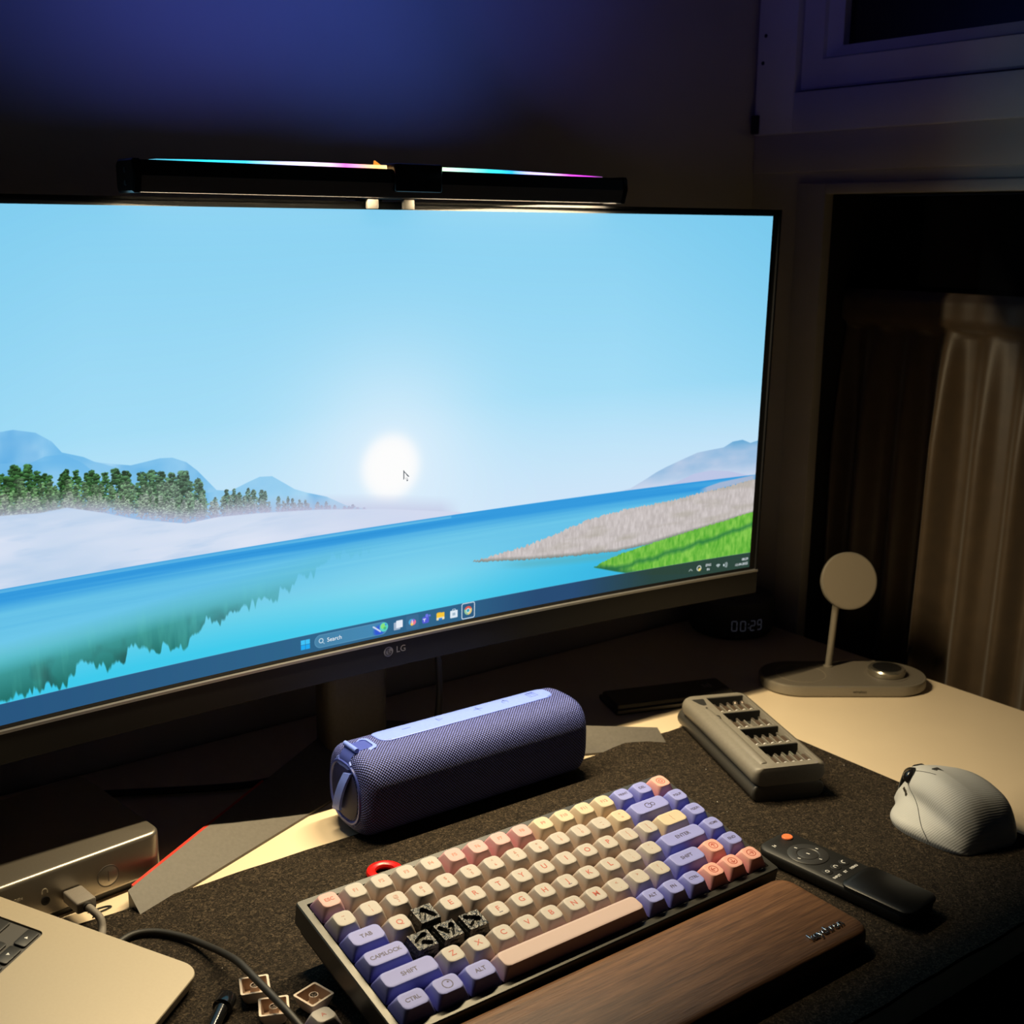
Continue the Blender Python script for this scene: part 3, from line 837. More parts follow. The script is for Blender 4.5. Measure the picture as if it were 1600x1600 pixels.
rainbow('rainbow_right', 201, 360, [(0, w4(.8, 1.2, .7)), (.1, w4(.55, 1.2, .85)), (.28, w4(.05, .8, .9)), (.42, w4(.03, .5, 1.3)), (.52, w4(.6, .6, 1.7)), (.66, w4(1.1, .7, 1.6)), (.78, w4(1.1, .1, 1.1)), (.9, w4(.7, .05, .8)), (1, w4(.12, .06, .14))], 2.8, .7, 1)
# orange reflection next to the control block, put in as a glowing wedge
M_amb = new_mat('amber_reflection', (.2, .1, .02, 1), .4, emit=(1.0, .36, .04, 1), estr=.8)
b = MB(); b.loft([[bl(151, y, 507.2), bl(158.4, y, 507.0), bl(151.5, y, 511.2)] for y in (158, 160)][::-1]); b.build('amber_reflection', M_amb, bar, smooth=False)
# clip: two pads over the bezel and a weight hanging behind
M_pad = new_mat('clip_pad', (0.028, 0.026, 0.025, 1), 0.7, spec=.2, var=.1, scale=900)
for xa in (153, 184.2):
    b = MB(); b.box(xa, xa + 9.4, 171.8, 175.6, 477.6, 486.5, .8); b.xf(bl); b.build('clip_pad', M_pad, bar)
b = MB(); b.box(150, 197, 172, 200, 484.9, 488.5, 1); b.xf(bl); b.build('clip_bridge', M_bar2, bar)
b = MB(); b.tube([(150, 205, 470), (197, 205, 470)], 14, 24); b.xf(bl); b.build('counterweight', M_bar2, bar)
b = MB(); b.box(165, 182, 199, 212, 476, 488.5, 1); b.xf(bl); b.build('clip_arm', M_bar2, bar)
# ------------------------------------------------------------------ mechanical keyboard with pastel keycaps
TAU = 0.200642
UK = 19.05
KO = (152.4, -57.15, -31.0)        # keyboard coordinates of the thing's origin (middle of the base)
ck, sk = math.cos(TAU), math.sin(TAU)
def kw(x, y, z): return (x, ck * y - sk * z, sk * y + ck * z + 56.0)
kb = thing('keyboard', 'compact mechanical keyboard with cream, pink and lilac keycaps, wooden rest in front', 'keyboard', kw(*KO), (TAU, 0, 0))
M_case = new_mat('case_grey', (0.055, 0.054, 0.050, 1), 0.38, metal=0.35, var=.06, scale=300)
M_caseb = new_mat('case_black', (0.012, 0.012, 0.012, 1), 0.55)
def kl(x, y, z): return (x - KO[0], y - KO[1], z - KO[2])
cx_, cy_ = 152.4, -57.15
b = MB()
outer = rrect(316.5, 126.5, 2.2, 3, cx_, cy_); inner = rrect(306.2, 115.8, 1.0, 3, cx_, cy_)
b.loft([[(*p, -25) for p in rrect(315, 125, 2.2, 3, cx_, cy_)], [(*p, -23.5) for p in outer], [(*p, -8.8) for p in outer], [(*p, -8.0) for p in rrect(315, 125, 1.6, 3, cx_, cy_)],
        [(*p, -8.0) for p in inner], [(*p, -16) for p in inner]], False, False)
b.xf(kl); b.build('case_frame', M_case, kb, ang=25)
b = MB(); b.prism(rrect(306.2, 115.8, 1, 2, cx_, cy_), -17, -13.5); b.xf(kl); b.build('switch_plate', M_caseb, kb)
b = MB(); b.prism(rrect(311, 121, 3, 3, cx_, cy_), -31, -24.9, 1.2); b.xf(kl); b.build('bottom_tray', M_caseb, kb)
for x in (22, 255):                                            # flip-out feet under the back edge
    zt = -30.5
    b = MB(); b.box(x, x + 28, -8, 0, -1, 26, 1.5)
    yb_, zb_ = None, None
    w_ = kw(x, -4, zt); hgt = w_[2] - 3.0
    b = MB(); b.box(x, x + 28, -8, -1, zt - (hgt - 1.6) / ck, zt + 1, 1.2); b.xf(kl); b.build('flip_foot', M_caseb, kb)

def lin(r, g, b_): return srgb(r, g, b_)
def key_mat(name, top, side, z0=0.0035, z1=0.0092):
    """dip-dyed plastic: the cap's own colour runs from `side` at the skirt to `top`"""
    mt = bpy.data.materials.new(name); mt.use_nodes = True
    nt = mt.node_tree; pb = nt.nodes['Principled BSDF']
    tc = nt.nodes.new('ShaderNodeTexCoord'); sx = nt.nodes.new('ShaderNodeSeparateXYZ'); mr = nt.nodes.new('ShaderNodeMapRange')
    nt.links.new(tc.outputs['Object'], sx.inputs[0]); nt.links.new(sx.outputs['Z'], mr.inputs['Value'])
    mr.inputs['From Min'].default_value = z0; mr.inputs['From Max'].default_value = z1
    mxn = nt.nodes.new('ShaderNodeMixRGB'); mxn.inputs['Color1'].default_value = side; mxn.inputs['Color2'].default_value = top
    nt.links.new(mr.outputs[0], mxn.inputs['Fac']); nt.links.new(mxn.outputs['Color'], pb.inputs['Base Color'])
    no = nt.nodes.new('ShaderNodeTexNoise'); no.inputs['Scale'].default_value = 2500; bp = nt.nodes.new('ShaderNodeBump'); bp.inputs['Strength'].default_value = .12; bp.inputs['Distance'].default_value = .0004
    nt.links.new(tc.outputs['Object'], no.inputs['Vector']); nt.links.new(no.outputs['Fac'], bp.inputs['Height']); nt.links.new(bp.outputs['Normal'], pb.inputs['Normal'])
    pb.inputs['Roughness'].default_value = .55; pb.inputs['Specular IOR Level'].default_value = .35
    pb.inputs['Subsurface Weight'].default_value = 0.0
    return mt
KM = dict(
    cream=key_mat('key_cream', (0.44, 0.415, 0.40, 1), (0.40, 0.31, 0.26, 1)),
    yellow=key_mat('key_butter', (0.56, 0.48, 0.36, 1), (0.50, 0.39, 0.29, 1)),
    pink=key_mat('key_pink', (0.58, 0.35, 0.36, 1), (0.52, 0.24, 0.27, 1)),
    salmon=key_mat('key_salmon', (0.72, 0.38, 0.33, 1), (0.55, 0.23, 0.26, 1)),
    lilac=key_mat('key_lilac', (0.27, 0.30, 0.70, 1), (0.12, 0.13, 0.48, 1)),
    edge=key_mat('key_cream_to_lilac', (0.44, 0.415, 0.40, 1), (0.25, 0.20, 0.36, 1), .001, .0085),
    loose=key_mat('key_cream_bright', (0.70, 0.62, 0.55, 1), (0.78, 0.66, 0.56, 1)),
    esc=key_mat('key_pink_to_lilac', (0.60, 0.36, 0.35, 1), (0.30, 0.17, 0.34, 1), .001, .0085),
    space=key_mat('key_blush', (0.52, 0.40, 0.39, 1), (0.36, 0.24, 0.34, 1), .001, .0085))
M_lred = new_mat('legend_red', (0.42, 0.085, 0.06, 1), .6)
M_lfaint = new_mat('legend_faint_red', (0.46, 0.19, 0.14, 1), .6)
M_ldark = new_mat('legend_dark', (0.055, 0.045, 0.10, 1), .6)
M_stem = new_mat('stem_cream', (0.62, 0.50, 0.42, 1), .5)
M_print = new_mat('printed_black', (0.007, 0.007, 0.006, 1), .3, spec=.5, bump=1.0, bscale=520, detail=2)
H = 9.0
def cap_mesh(w, name='keycap', hollow=False):
    W = w * UK - 1.1; D = UK - 1.1
    b = MB(); rings = []
    for z, ins, r in ((0, 0, 1.3), (1.2, .25, 1.4), (4.5, 1.35, 2.2), (7.2, 2.2, 3.0), (8.5, 2.65, 3.5), (8.85, 2.85, 3.5), (9.0, 3.3, 3.3), (8.94, 4.6, 2.4), (8.84, 6.6, 1.2)):
        yo = 0.0
        rings.append([(x, y + yo, z) for x, y in rrect(W - 2 * ins, D - 2 * ins, r, 4)])
    if not hollow:
        b.loft(rings)
    else:
        n = len(rings[0])
        inn = [[(x, y, z) for x, y in rrect(W - 2 * i_, D - 2 * i_, 1.0, 4)] for z, i_ in ((0, 1.4), (6.8, 3.0))]
        b.loft([inn[1], inn[0]] + rings, True, True)
        b.f[-2] = b.f[-2]
    return b
_caps = {}
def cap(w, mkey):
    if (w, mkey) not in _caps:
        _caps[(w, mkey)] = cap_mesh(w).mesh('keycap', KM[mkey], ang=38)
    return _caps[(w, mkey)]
def poly_mesh(polys, mat, name):
    b = MB()
    for P in polys:
        b.prism(P, 0, .06)
    return b.mesh(name, mat, smooth=False)
def ringpoly(r0, r1, n=28, cx=0, cy=0, a0=0, a1=2 * math.pi):
    out = []
    for k in range(n):
        a, c = a0 + (a1 - a0) * k / n, a0 + (a1 - a0) * (k + 1) / n
        out.append([(cx + r0 * math.cos(a), cy + r0 * math.sin(a)), (cx + r1 * math.cos(a), cy + r1 * math.sin(a)), (cx + r1 * math.cos(c), cy + r1 * math.sin(c)), (cx + r0 * math.cos(c), cy + r0 * math.sin(c))])
    return out
def stroke(p, q, w):
    d = np.array(q, float) - np.array(p, float); d /= np.linalg.norm(d); n_ = np.array([-d[1], d[0]]) * w / 2
    p, q = np.array(p), np.array(q)
    return [tuple(p - n_), tuple(q - n_), tuple(q + n_), tuple(p + n_)]
def arrow_icon(deg):
    c, s = math.cos(math.radians(deg)), math.sin(math.radians(deg))
    R_ = lambda P: [[(x * c - y * s, x * s + y * c) for x, y in p] for p in P]
    return ringpoly(2.9, 3.55) + R_([stroke((-1.9, 0), (1.7, 0), .7), stroke((1.9, .1), (.2, 1.8), .7), stroke((1.9, -.1), (.2, -1.8), .7)])
ICON = {
    'up': arrow_icon(90), 'down': arrow_icon(-90), 'left': arrow_icon(180), 'right': arrow_icon(0),
    'light': ringpoly(3.0, 3.6) + ringpoly(1.1, 1.7, 14) + [stroke((1.8 * math.cos(a), 1.8 * math.sin(a)), (2.4 * math.cos(a), 2.4 * math.sin(a)), .35) for a in np.arange(8) * math.pi / 4],
    'dial': ringpoly(2.9, 3.5) + ringpoly(0, .6, 10, .95, 1.3) + ringpoly(1.7, 1.95, 8, 0, 0, .4, 1.3),
    'rings': ringpoly(2.3, 2.95, 26, -1.5, 0) + ringpoly(1.4, 1.95, 22, 2.9, .1) + ringpoly(.0, .5, 10, -.6, .9),
    'bar': [stroke((-1.3, -3.3), (1.3, -3.3), .55)],
}
labels_done = {}
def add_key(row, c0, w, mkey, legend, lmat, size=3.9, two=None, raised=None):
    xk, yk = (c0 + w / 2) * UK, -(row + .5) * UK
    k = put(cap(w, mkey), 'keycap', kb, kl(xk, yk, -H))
    if legend:
        if legend in ICON:
            key = ('icon', legend, lmat.name)
            if key not in labels_done: labels_done[key] = poly_mesh(ICON[legend], lmat, 'legend')
            put(labels_done[key], 'legend', k, (0, 0, H - .14))
        else:
            put(text_mesh(legend, size * (1.3 if lmat is not M_ldark else 1.22), lmat, .05, 'CENTER', .06), 'legend', k, (0, .1, H - .12))
    if two:
        put(text_mesh(two[0], 3.8, lmat, .05), 'legend', k, (0, 1.9, H - .1))
        put(text_mesh(two[1], 3.8, lmat, .05), 'legend', k, (0, -2.1, H - .1))
    if raised:
        key = ('icon', 'bar')
        if key not in labels_done: labels_done[key] = poly_mesh(ICON['bar'], M_ldark, 'homing_bar')
        put(labels_done[key], 'homing_bar', k, (0, 0, H - .1))
    return k
add_key(0, 0, 1, 'esc', 'ESC', M_lred, 3.1)
for i in range(12):
    n_ = i + 1
    mk_ = 'pink' if 5 <= n_ <= 8 else ('yellow' if n_ >= 9 else 'cream')
    add_key(0, n_, 1, mk_, 'F%d' % n_, M_lfaint, 3.1)
add_key(0, 13, 1, 'lilac', 'PRINT', M_ldark, 2.6); add_key(0, 14, 1, 'lilac', 'DEL', M_ldark, 2.9); add_key(0, 15, 1, 'salmon', 'light', M_lred)
for i, (a, c_) in enumerate(zip('~!@#$%^&*()_+', '`1234567890-=')):
    add_key(1, i, 1, 'edge' if i == 0 else ('yellow' if i == 12 else 'cream'), None, M_lfaint, two=(a, c_))
add_key(1, 13, 2, 'lilac', 'rings', M_ldark); add_key(1, 15, 1, 'lilac', 'PGUP', M_ldark, 2.7)
add_key(2, 0, 1.5, 'lilac', 'TAB', M_ldark, 3.6)
BLACK = {}
for i, ch in enumerate('QWERTYUIOP'):
    if ch == 'W': BLACK['up'] = (2, 1.5 + i); continue
    add_key(2, 1.5 + i, 1, 'cream', ch, M_lred, 4.6)
add_key(2, 11.5, 1, 'cream', None, M_lfaint, two=('{', '[')); add_key(2, 12.5, 1, 'edge', None, M_lfaint, two=('}', ']'))
add_key(2, 13.5, 1.5, 'yellow', None, M_lfaint, two=('|', '\\')); add_key(2, 15, 1, 'lilac', 'PGDN', M_ldark, 2.7)
add_key(3, 0, 1.75, 'lilac', 'CAPSLOCK', M_ldark, 3.5)
for i, ch in enumerate('ASDFGHJKL'):
    if ch in 'ASD': BLACK[{'A': 'left', 'S': 'down', 'D': 'right'}[ch]] = (3, 1.75 + i); continue
    add_key(3, 1.75 + i, 1, 'cream', ch, M_lred, 4.6, raised=(ch in 'FJ'))
add_key(3, 10.75, 1, 'cream', None, M_lfaint, two=(':', ';')); add_key(3, 11.75, 1, 'edge', None, M_lfaint, two=('"', "'"))
add_key(3, 12.75, 2.25, 'lilac', 'ENTER', M_ldark, 3.7); add_key(3, 15, 1, 'lilac', 'HOME', M_ldark, 2.7)
add_key(4, 0, 2.25, 'lilac', 'SHIFT', M_ldark, 3.7)
for i, ch in enumerate('ZXCVBNM'):
    add_key(4, 2.25 + i, 1, 'edge' if i == 0 else 'cream', ch, M_lred, 4.6)
add_key(4, 9.25, 1, 'cream', None, M_lfaint, two=('<', ',')); add_key(4, 10.25, 1, 'edge', None, M_lfaint, two=('>', '.')); add_key(4, 11.25, 1, 'edge', None, M_lfaint, two=('?', '/'))
add_key(4, 12.25, 1.75, 'lilac', 'SHIFT', M_ldark, 3.5); add_key(4, 14, 1, 'salmon', 'up', M_lred); add_key(4, 15, 1, 'lilac', 'END', M_ldark, 2.9)
add_key(5, 0, 1.25, 'lilac', 'CTRL', M_ldark, 3.4); add_key(5, 1.25, 1.25, 'lilac', 'dial', M_ldark); add_key(5, 2.5, 1.25, 'lilac', 'ALT', M_ldark, 3.6)
sp = add_key(5, 3.75, 6.25, 'space', None, M_ldark)
add_key(5, 10, 1, 'lilac', 'ALT', M_ldark, 3.2); add_key(5, 11, 1, 'lilac', 'FN', M_ldark, 3.2); add_key(5, 12, 1, 'lilac', 'CTRL', M_ldark, 2.8)
add_key(5, 13, 1, 'salmon', 'left', M_lred); add_key(5, 14, 1, 'salmon', 'down', M_lred); add_key(5, 15, 1, 'salmon', 'right', M_lred)
# four black printed caps with a deep chevron groove, in place of W, A, S, D
def chevron_cap(deg):
    """square cap, flat top with a V-shaped groove sunk between raised fields"""
    W = UK - 1.6
    b = MB()
    b.loft([[(x, y, z) for x, y in rrect(W - 2 * i_, W - 2 * i_, 1.0, 2)] for z, i_ in ((0, 0), (5.6, 1.2))])
    c, s = math.cos(math.radians(deg)), math.sin(math.radians(deg))
    n_ = 34; h_ = W / 2 - 1.25
    g = np.linspace(-h_, h_, n_)
    vs, fs = [], []
    rg = random.Random(int(deg) + 5)
    for y in g:
        for x in g:
            xr, yr = x * c + y * s, -x * s + y * c            # chevron points along +xr
            best = 9
            for sg in (1, -1):
                p, q = np.array((3.6, 0.0)), np.array((-3.2, sg * 4.0))
                d = q - p; t_ = max(0, min(1, ((xr - p[0]) * d[0] + (yr - p[1]) * d[1]) / (d @ d)))
                best = min(best, math.hypot(xr - p[0] - d[0] * t_, yr - p[1] - d[1] * t_))
            z = 8.6 - (2.4 if best < 1.25 else (2.4 * max(0, (1.75 - best) / .5) if best < 1.75 else 0))
            z += rg.uniform(-.13, .13)
            if abs(x) > h_ - .01 or abs(y) > h_ - .01: z = 5.0
            vs.append((x, y, z))
    for j in range(n_ - 1):
        for i in range(n_ - 1):
            a = j * n_ + i
            fs.append((a, a + 1, a + n_ + 1, a + n_))
    b.add(vs, fs)
    return b.mesh('printed_keycap', M_print, ang=25)
for k_, (row, c0) in BLACK.items():
    o = put(chevron_cap({'up': 90, 'down': -90, 'left': 180, 'right': 0}[k_]), 'printed_keycap', kb, kl((c0 + .5) * UK, -(row + .5) * UK, -H - .6))
    o['label'] = 'black printed keycap with a sunken arrow pointing ' + k_
# switches showing below the printed caps
M_sw = new_mat('switch_black', (.02, .02, .02, 1), .4)
swm = MB().prism(rrect(14, 14, 1, 2), 0, 4.4, .5).mesh('switch', M_sw)
for k_, (row, c0) in BLACK.items(): put(swm, 'switch', kb, kl((c0 + .5) * UK, -(row + .5) * UK, -14))

# ------------------------------------------------------------------ walnut wrist rest
M_wood = bpy.data.materials.new('walnut'); M_wood.use_nodes = True
nt = M_wood.node_tree; pb = nt.nodes['Principled BSDF']
tc = nt.nodes.new('ShaderNodeTexCoord'); mp = nt.nodes.new('ShaderNodeMapping'); mp.inputs['Scale'].default_value = (9, 150, 120); mp.inputs['Rotation'].default_value = (0, 0, .03)
no = nt.nodes.new('ShaderNodeTexNoise'); no.inputs['Scale'].default_value = 1.5; no.inputs['Detail'].default_value = 6; no.inputs['Distortion'].default_value = .7
no2 = nt.nodes.new('ShaderNodeTexNoise'); no2.inputs['Scale'].default_value = 5.5; no2.inputs['Detail'].default_value = 2
no3 = nt.nodes.new('ShaderNodeTexNoise'); no3.inputs['Scale'].default_value = 18; mp3 = nt.nodes.new('ShaderNodeMapping'); mp3.inputs['Scale'].default_value = (4, 50, 40)
nt.links.new(tc.outputs['Object'], mp.inputs['Vector']); nt.links.new(mp.outputs['Vector'], no.inputs['Vector']); nt.links.new(mp.outputs['Vector'], no2.inputs['Vector'])
nt.links.new(tc.outputs['Object'], mp3.inputs['Vector']); nt.links.new(mp3.outputs['Vector'], no3.inputs['Vector'])
ad = nt.nodes.new('ShaderNodeMixRGB'); ad.inputs['Fac'].default_value = .4
nt.links.new(no.outputs['Fac'], ad.inputs['Color1']); nt.links.new(no2.outputs['Fac'], ad.inputs['Color2'])
cr = nt.nodes.new('ShaderNodeValToRGB')
cr.color_ramp.elements[0].position = .36; cr.color_ramp.elements[0].color = (0.080, 0.036, 0.017, 1)
cr.color_ramp.elements[1].position = .66; cr.color_ramp.elements[1].color = (0.205, 0.098, 0.046, 1)
nt.links.new(ad.outputs['Color'], cr.inputs['Fac']); nt.links.new(cr.outputs['Color'], pb.inputs['Base Color'])
bp = nt.nodes.new('ShaderNodeBump'); bp.inputs['Strength'].default_value = .35; bp.inputs['Distance'].default_value = .0006
nt.links.new(no3.outputs['Fac'], bp.inputs['Height']); nt.links.new(bp.outputs['Normal'], pb.inputs['Normal'])
pb.inputs['Roughness'].default_value = .5; pb.inputs['Specular IOR Level'].default_value = .4
rest = thing('wrist_rest', 'walnut wooden wrist rest in front of the keyboard', 'wrist rest', (153, -157.5, 3))
b = MB(); rings = []
for (z, iy, ix) in ((0, 2, 2), (1.2, .4, .4), (8, 0, 0), (13, .2, .2), (15.4, .9, .9), (16.6, 2.2, 2.2), (17.1, 5, 5)):
    P = rrect(316 - 2 * ix, 79 - 2 * iy, 11, 6)
    rings.append([(x, y, z - (0.045 * max(0, -y) if z > 10 else 0)) for x, y in P])
b.loft(rings); b.build('rest_block', M_wood, rest, ang=50)
M_chrome = new_mat('chrome_letters', (0.75, 0.76, 0.78, 1), .2, metal=1.0)
o = put(text_mesh('keychron', 8.6, M_chrome, .4, 'CENTER', 0, 'lettering', bevel=.28), 'lettering', rest, (280 - 153, -182.5 + 157.5, 16.4), (-0.045 * -1, 0, 0))

# ------------------------------------------------------------------ loose keycaps on the mat
def stem_parts(root):
    b = MB(); b.annulus(circ(2.9, 20), [(x, y) for x, y in circ(2.35, 20)], 0.3, 6.9); b.build('stem', M_stem, root)
    b = MB(); b.box(-2, 2, -.55, .55, .8, 6.9); b.box(-.55, .55, -2, 2, .8, 6.9); b.build('stem_socket', new_mat('socket_dark', (.10, .07, .05, 1), .6), root, smooth=False)
M_inner = new_mat('keycap_inside', (0.50, 0.35, 0.25, 1), .55)
def loose_cap(label, x, y, rz, tilt=(0, 0)):
    t = thing('loose_keycap', label, 'keycap', (x, y, 3 + H + .1), (math.pi + tilt[0], tilt[1], rz), 'keycaps pulled off the keyboard')
    W = UK - 1.1
    b = cap_mesh(1, hollow=False)
    # skirt: outer rings plus inner wall, open below
    ro = [[(px__, py__, z) for px__, py__ in rrect(W - 2 * i_, W - 2 * i_, r, 4)] for z, i_, r in ((0, 0, 1.4), (1.5, .15, 1.5), (4.5, .95, 2.0), (7.2, 1.9, 2.8), (8.35, 2.35, 3.2), (8.8, 2.75, 3.1), (9.0, 3.4, 2.8))]
    q = MB(); q.loft([[(px__, py__, 0) for px__, py__ in rrect(W - 2.8, W - 2.8, .8, 4)]] + ro, False, True); q.build('shell', KM['loose'], t, ang=45)
    q = MB(); ri = [[(px__, py__, z) for px__, py__ in rrect(W - 2 * i_, W - 2 * i_, .8, 4)] for z, i_ in ((0, 1.4), (6.9, 3.0))]
    q.loft(ri[::-1], True, False); q.f = [f for f in q.f]; q.build('inside', M_inner, t, ang=45)
    stem_parts(t)
    return t
loose_cap('cream keycap lying upside down, farthest back of the loose caps, under the black cable', -41.3, -5.5, math.radians(-21))
loose_cap('cream keycap lying upside down, second loose cap under the black cable', -41.2, -31.5, math.radians(-24))
loose_cap('cream keycap lying upside down beside the keyboard, behind the loose A cap', -16.8, -35.5, math.radians(14))
loose_cap('cream keycap cut off by the bottom of the picture, in front of the loose caps', -50.5, -62.5, math.radians(-12))
t = thing('loose_keycap', 'cream keycap lettered A standing upright on the mat beside the keyboard', 'keycap', (-21.3, -56.0, 3.05), (0, 0, math.radians(4)), 'keycaps pulled off the keyboard')
put(cap(1, 'edge'), 'cap_shell', t); put(text_mesh('A', 4.6, M_lred, .05), 'legend', t, (0, 0, H - .12))
# ------------------------------------------------------------------ blue fabric speaker
M_knit = bpy.data.materials.new('speaker_knit'); M_knit.use_nodes = True
nt = M_knit.node_tree; pb = nt.nodes['Principled BSDF']
uvn = nt.nodes.new('ShaderNodeUVMap'); uvn.uv_map = 'UVMap'
sx = nt.nodes.new('ShaderNodeSeparateXYZ'); nt.links.new(uvn.outputs['UV'], sx.inputs[0])
def mnode(op, a, b_=None):
    n_ = nt.nodes.new('ShaderNodeMath'); n_.operation = op
    for i_, v_ in enumerate((a, b_)):
        if v_ is None: continue
        if isinstance(v_, (int, float)): n_.inputs[i_].default_value = v_
        else: nt.links.new(v_, n_.inputs[i_])
    return n_.outputs[0]
PU, PV = 2.7, 2.7                   # knit pitch in mm (uv is in metres)
su = mnode('SINE', mnode('MULTIPLY', sx.outputs['X'], 2 * math.pi / (PU * S)))
sv = mnode('SINE', mnode('MULTIPLY', sx.outputs['Y'], 2 * math.pi / (PV * S)))
pr = mnode('MULTIPLY', su, sv)
hh = mnode('ADD', mnode('MULTIPLY', pr, .5), .5)
cr = nt.nodes.new('ShaderNodeValToRGB')
cr.color_ramp.elements[0].position = .50; cr.color_ramp.elements[0].color = (0.002, 0.004, 0.045, 1)
cr.color_ramp.elements[1].position = .86; cr.color_ramp.elements[1].color = (0.24, 0.30, 1.0, 1)
nt.links.new(hh, cr.inputs['Fac']); nt.links.new(cr.outputs['Color'], pb.inputs['Base Color'])
bp = nt.nodes.new('ShaderNodeBump'); bp.inputs['Strength'].default_value = .8; bp.inputs['Distance'].default_value = .0008
nt.links.new(hh, bp.inputs['Height']); nt.links.new(bp.outputs['Normal'], pb.inputs['Normal'])
pb.inputs['Roughness'].default_value = .6
M_sblue = new_mat('speaker_rubber_blue', (0.19, 0.29, 0.95, 1), .5, var=.04, scale=400, bump=.1, bscale=2500)
M_sblue2 = new_mat('speaker_plastic_blue', (0.06, 0.09, 0.42, 1), .35)
M_sdark = new_mat('speaker_dark_blue', (0.010, 0.014, 0.08, 1), .6)
M_icon = new_mat('speaker_icon', (0.17, 0.25, 0.70, 1), .35)
SPX, SPY = 219.0, 145.0
spk = thing('portable_speaker', 'blue fabric portable speaker lying lengthwise under the monitor, behind the keyboard', 'speaker', (SPX, SPY, 2.6), (0, 0, math.radians(-.8)))
HY, HZ, ZC, HX = 33.0, 34.2, 34.6, 110.5
NP = 72
def section(f, x, ex=3.1):
    out = []
    for k in range(NP):
        a = 2 * math.pi * k / NP - math.pi / 2
        c, s = math.cos(a), math.sin(a)
        y = HY * math.copysign(abs(c) ** (2 / ex), c); z = HZ * math.copysign(abs(s) ** (2 / ex), s)
        out.append((x, y * f[0], ZC + z * f[1]))
    return out
stations = []
for t in np.linspace(0, 1, 9):
    a = t * math.pi / 2
    d = 11.0
    stations.append((-HX + d * (1 - math.sin(a)), (d * (1 - math.cos(a)))))
# from the left end plane inwards
left = [(-HX + 11 * (1 - math.cos(a)), 11 * (1 - math.sin(a))) for a in np.linspace(0.0, math.pi / 2, 9)]
xs_ = [(-HX + 11 * (1 - math.cos(math.pi / 2 * k / 8)), 11 * (1 - math.sin(math.pi / 2 * k / 8))) for k in range(9)]
ringsL = [section(((HY - ins) / HY, (HZ - ins) / HZ), x) for x, ins in xs_]
ringsM = [section((1, 1), x) for x in np.linspace(-HX + 11, HX - 11, 14)[1:-1]]
ringsR = [section(((HY - ins) / HY, (HZ - ins) / HZ), -x) for x, ins in xs_[::-1]]
rings = ringsL + ringsM + ringsR
b = MB(); b.loft(rings); so = b.build('fabric_body', M_knit, spk, ang=60)
arc = np.zeros(NP + 1)
mid = section((1, 1), 0)
for k in range(NP):
    p, q = np.array(mid[k]), np.array(mid[(k + 1) % NP]); arc[k + 1] = arc[k] + np.linalg.norm(q - p)
arc = arc / arc[-1] * (round(arc[-1] / PV) * PV)
xl = [0.0]
for a_, c_ in zip(rings[:-1], rings[1:]): xl.append(xl[-1] + np.linalg.norm(np.array(c_[18]) - np.array(a_[18])))
uvl = so.data.uv_layers.new(name='UVMap')
for p in so.data.polygons:
    ks = [so.data.loops[li].vertex_index for li in p.loop_indices]
    wrap = any(k % NP == NP - 1 for k in ks) and any(k % NP == 0 for k in ks)
    for li, k in zip(p.loop_indices, ks):
        kk = k % NP
        if wrap and kk == 0 and len(ks) == 4: kk = NP
        uvl.data[li].uv = (xl[k // NP] * S, arc[kk] * S) if len(ks) == 4 else (rings[k // NP][k % NP][1] * S, rings[k // NP][k % NP][2] * S)
def topz(y, ex=3.1): return ZC + HZ * max(0, 1 - abs(y / HY) ** ex) ** (1 / ex)
# rubber control panel on the top
pan = rrect(172, 25, 9, 6, 7, 8)
b = MB()
def drape(P, dz): return [(x, y, topz(y) + dz) for x, y in P]
grid = []
ysp = np.linspace(-4.5, 20.5, 9)
prn = []
b.loft([drape(rrect(172, 25, 9, 6, 7, 8), -1), drape(rrect(172, 25, 9, 6, 7, 8), .55), drape(rrect(170.6, 23.6, 8.5, 6, 7, 8), .9)], False, False)
# draped lid as strips
xs_ = []
vs, fs = [], []
for j, y in enumerate(np.linspace(-3.8, 19.8, 13)):
    v_ = abs(y - 8) - (11.8 - 8.5)
    cut = 8.5 - math.sqrt(max(0, 8.5 ** 2 - max(0, v_) ** 2))
    for i, x in enumerate(np.linspace(7 - 85.3 + cut, 7 + 85.3 - cut, 20)): vs.append((x, y, topz(y) + .9))
for j in range(12):
    for i in range(19):
        a = j * 20 + i; fs.append((a, a + 1, a + 21, a + 20))
b.add(vs, fs); pn = b.build('control_panel', M_sblue, spk, ang=50)
def icon(polys, x, y):
    q = MB()
    for P in polys: q.prism([(a + x, c + y) for a, c in P], topz(y) + .9, topz(y) + 1.15)
    q.build('button_icon', M_icon, pn, smooth=False)
icon([stroke((-4, 0), (4, 0), 1.2), stroke((0, -4), (0, 4), 1.2)][:1], -50, 8)
icon([[(-2.5, -3), (3, 0), (-2.5, 3)]], -18, 8)
icon([stroke((-4, 0), (4, 0), 1.2), stroke((0, -4), (0, 4), 1.2)], 20, 8)
icon(ringpoly(2.4, 3.2, 18, 0, 0, -1, 4) + [stroke((0, 0), (0, 4), .9)], 48, 8)
icon([stroke((-4, -4), (4, -4), 1), stroke((4, -4), (4, 4), 1), stroke((4, 4), (-4, 4), 1), stroke((-4, 4), (-4, -4), 1), stroke((-1.5, -2), (-1.5, 2), .8), stroke((1.5, -2), (1.5, 2), .8)], 76, 8)
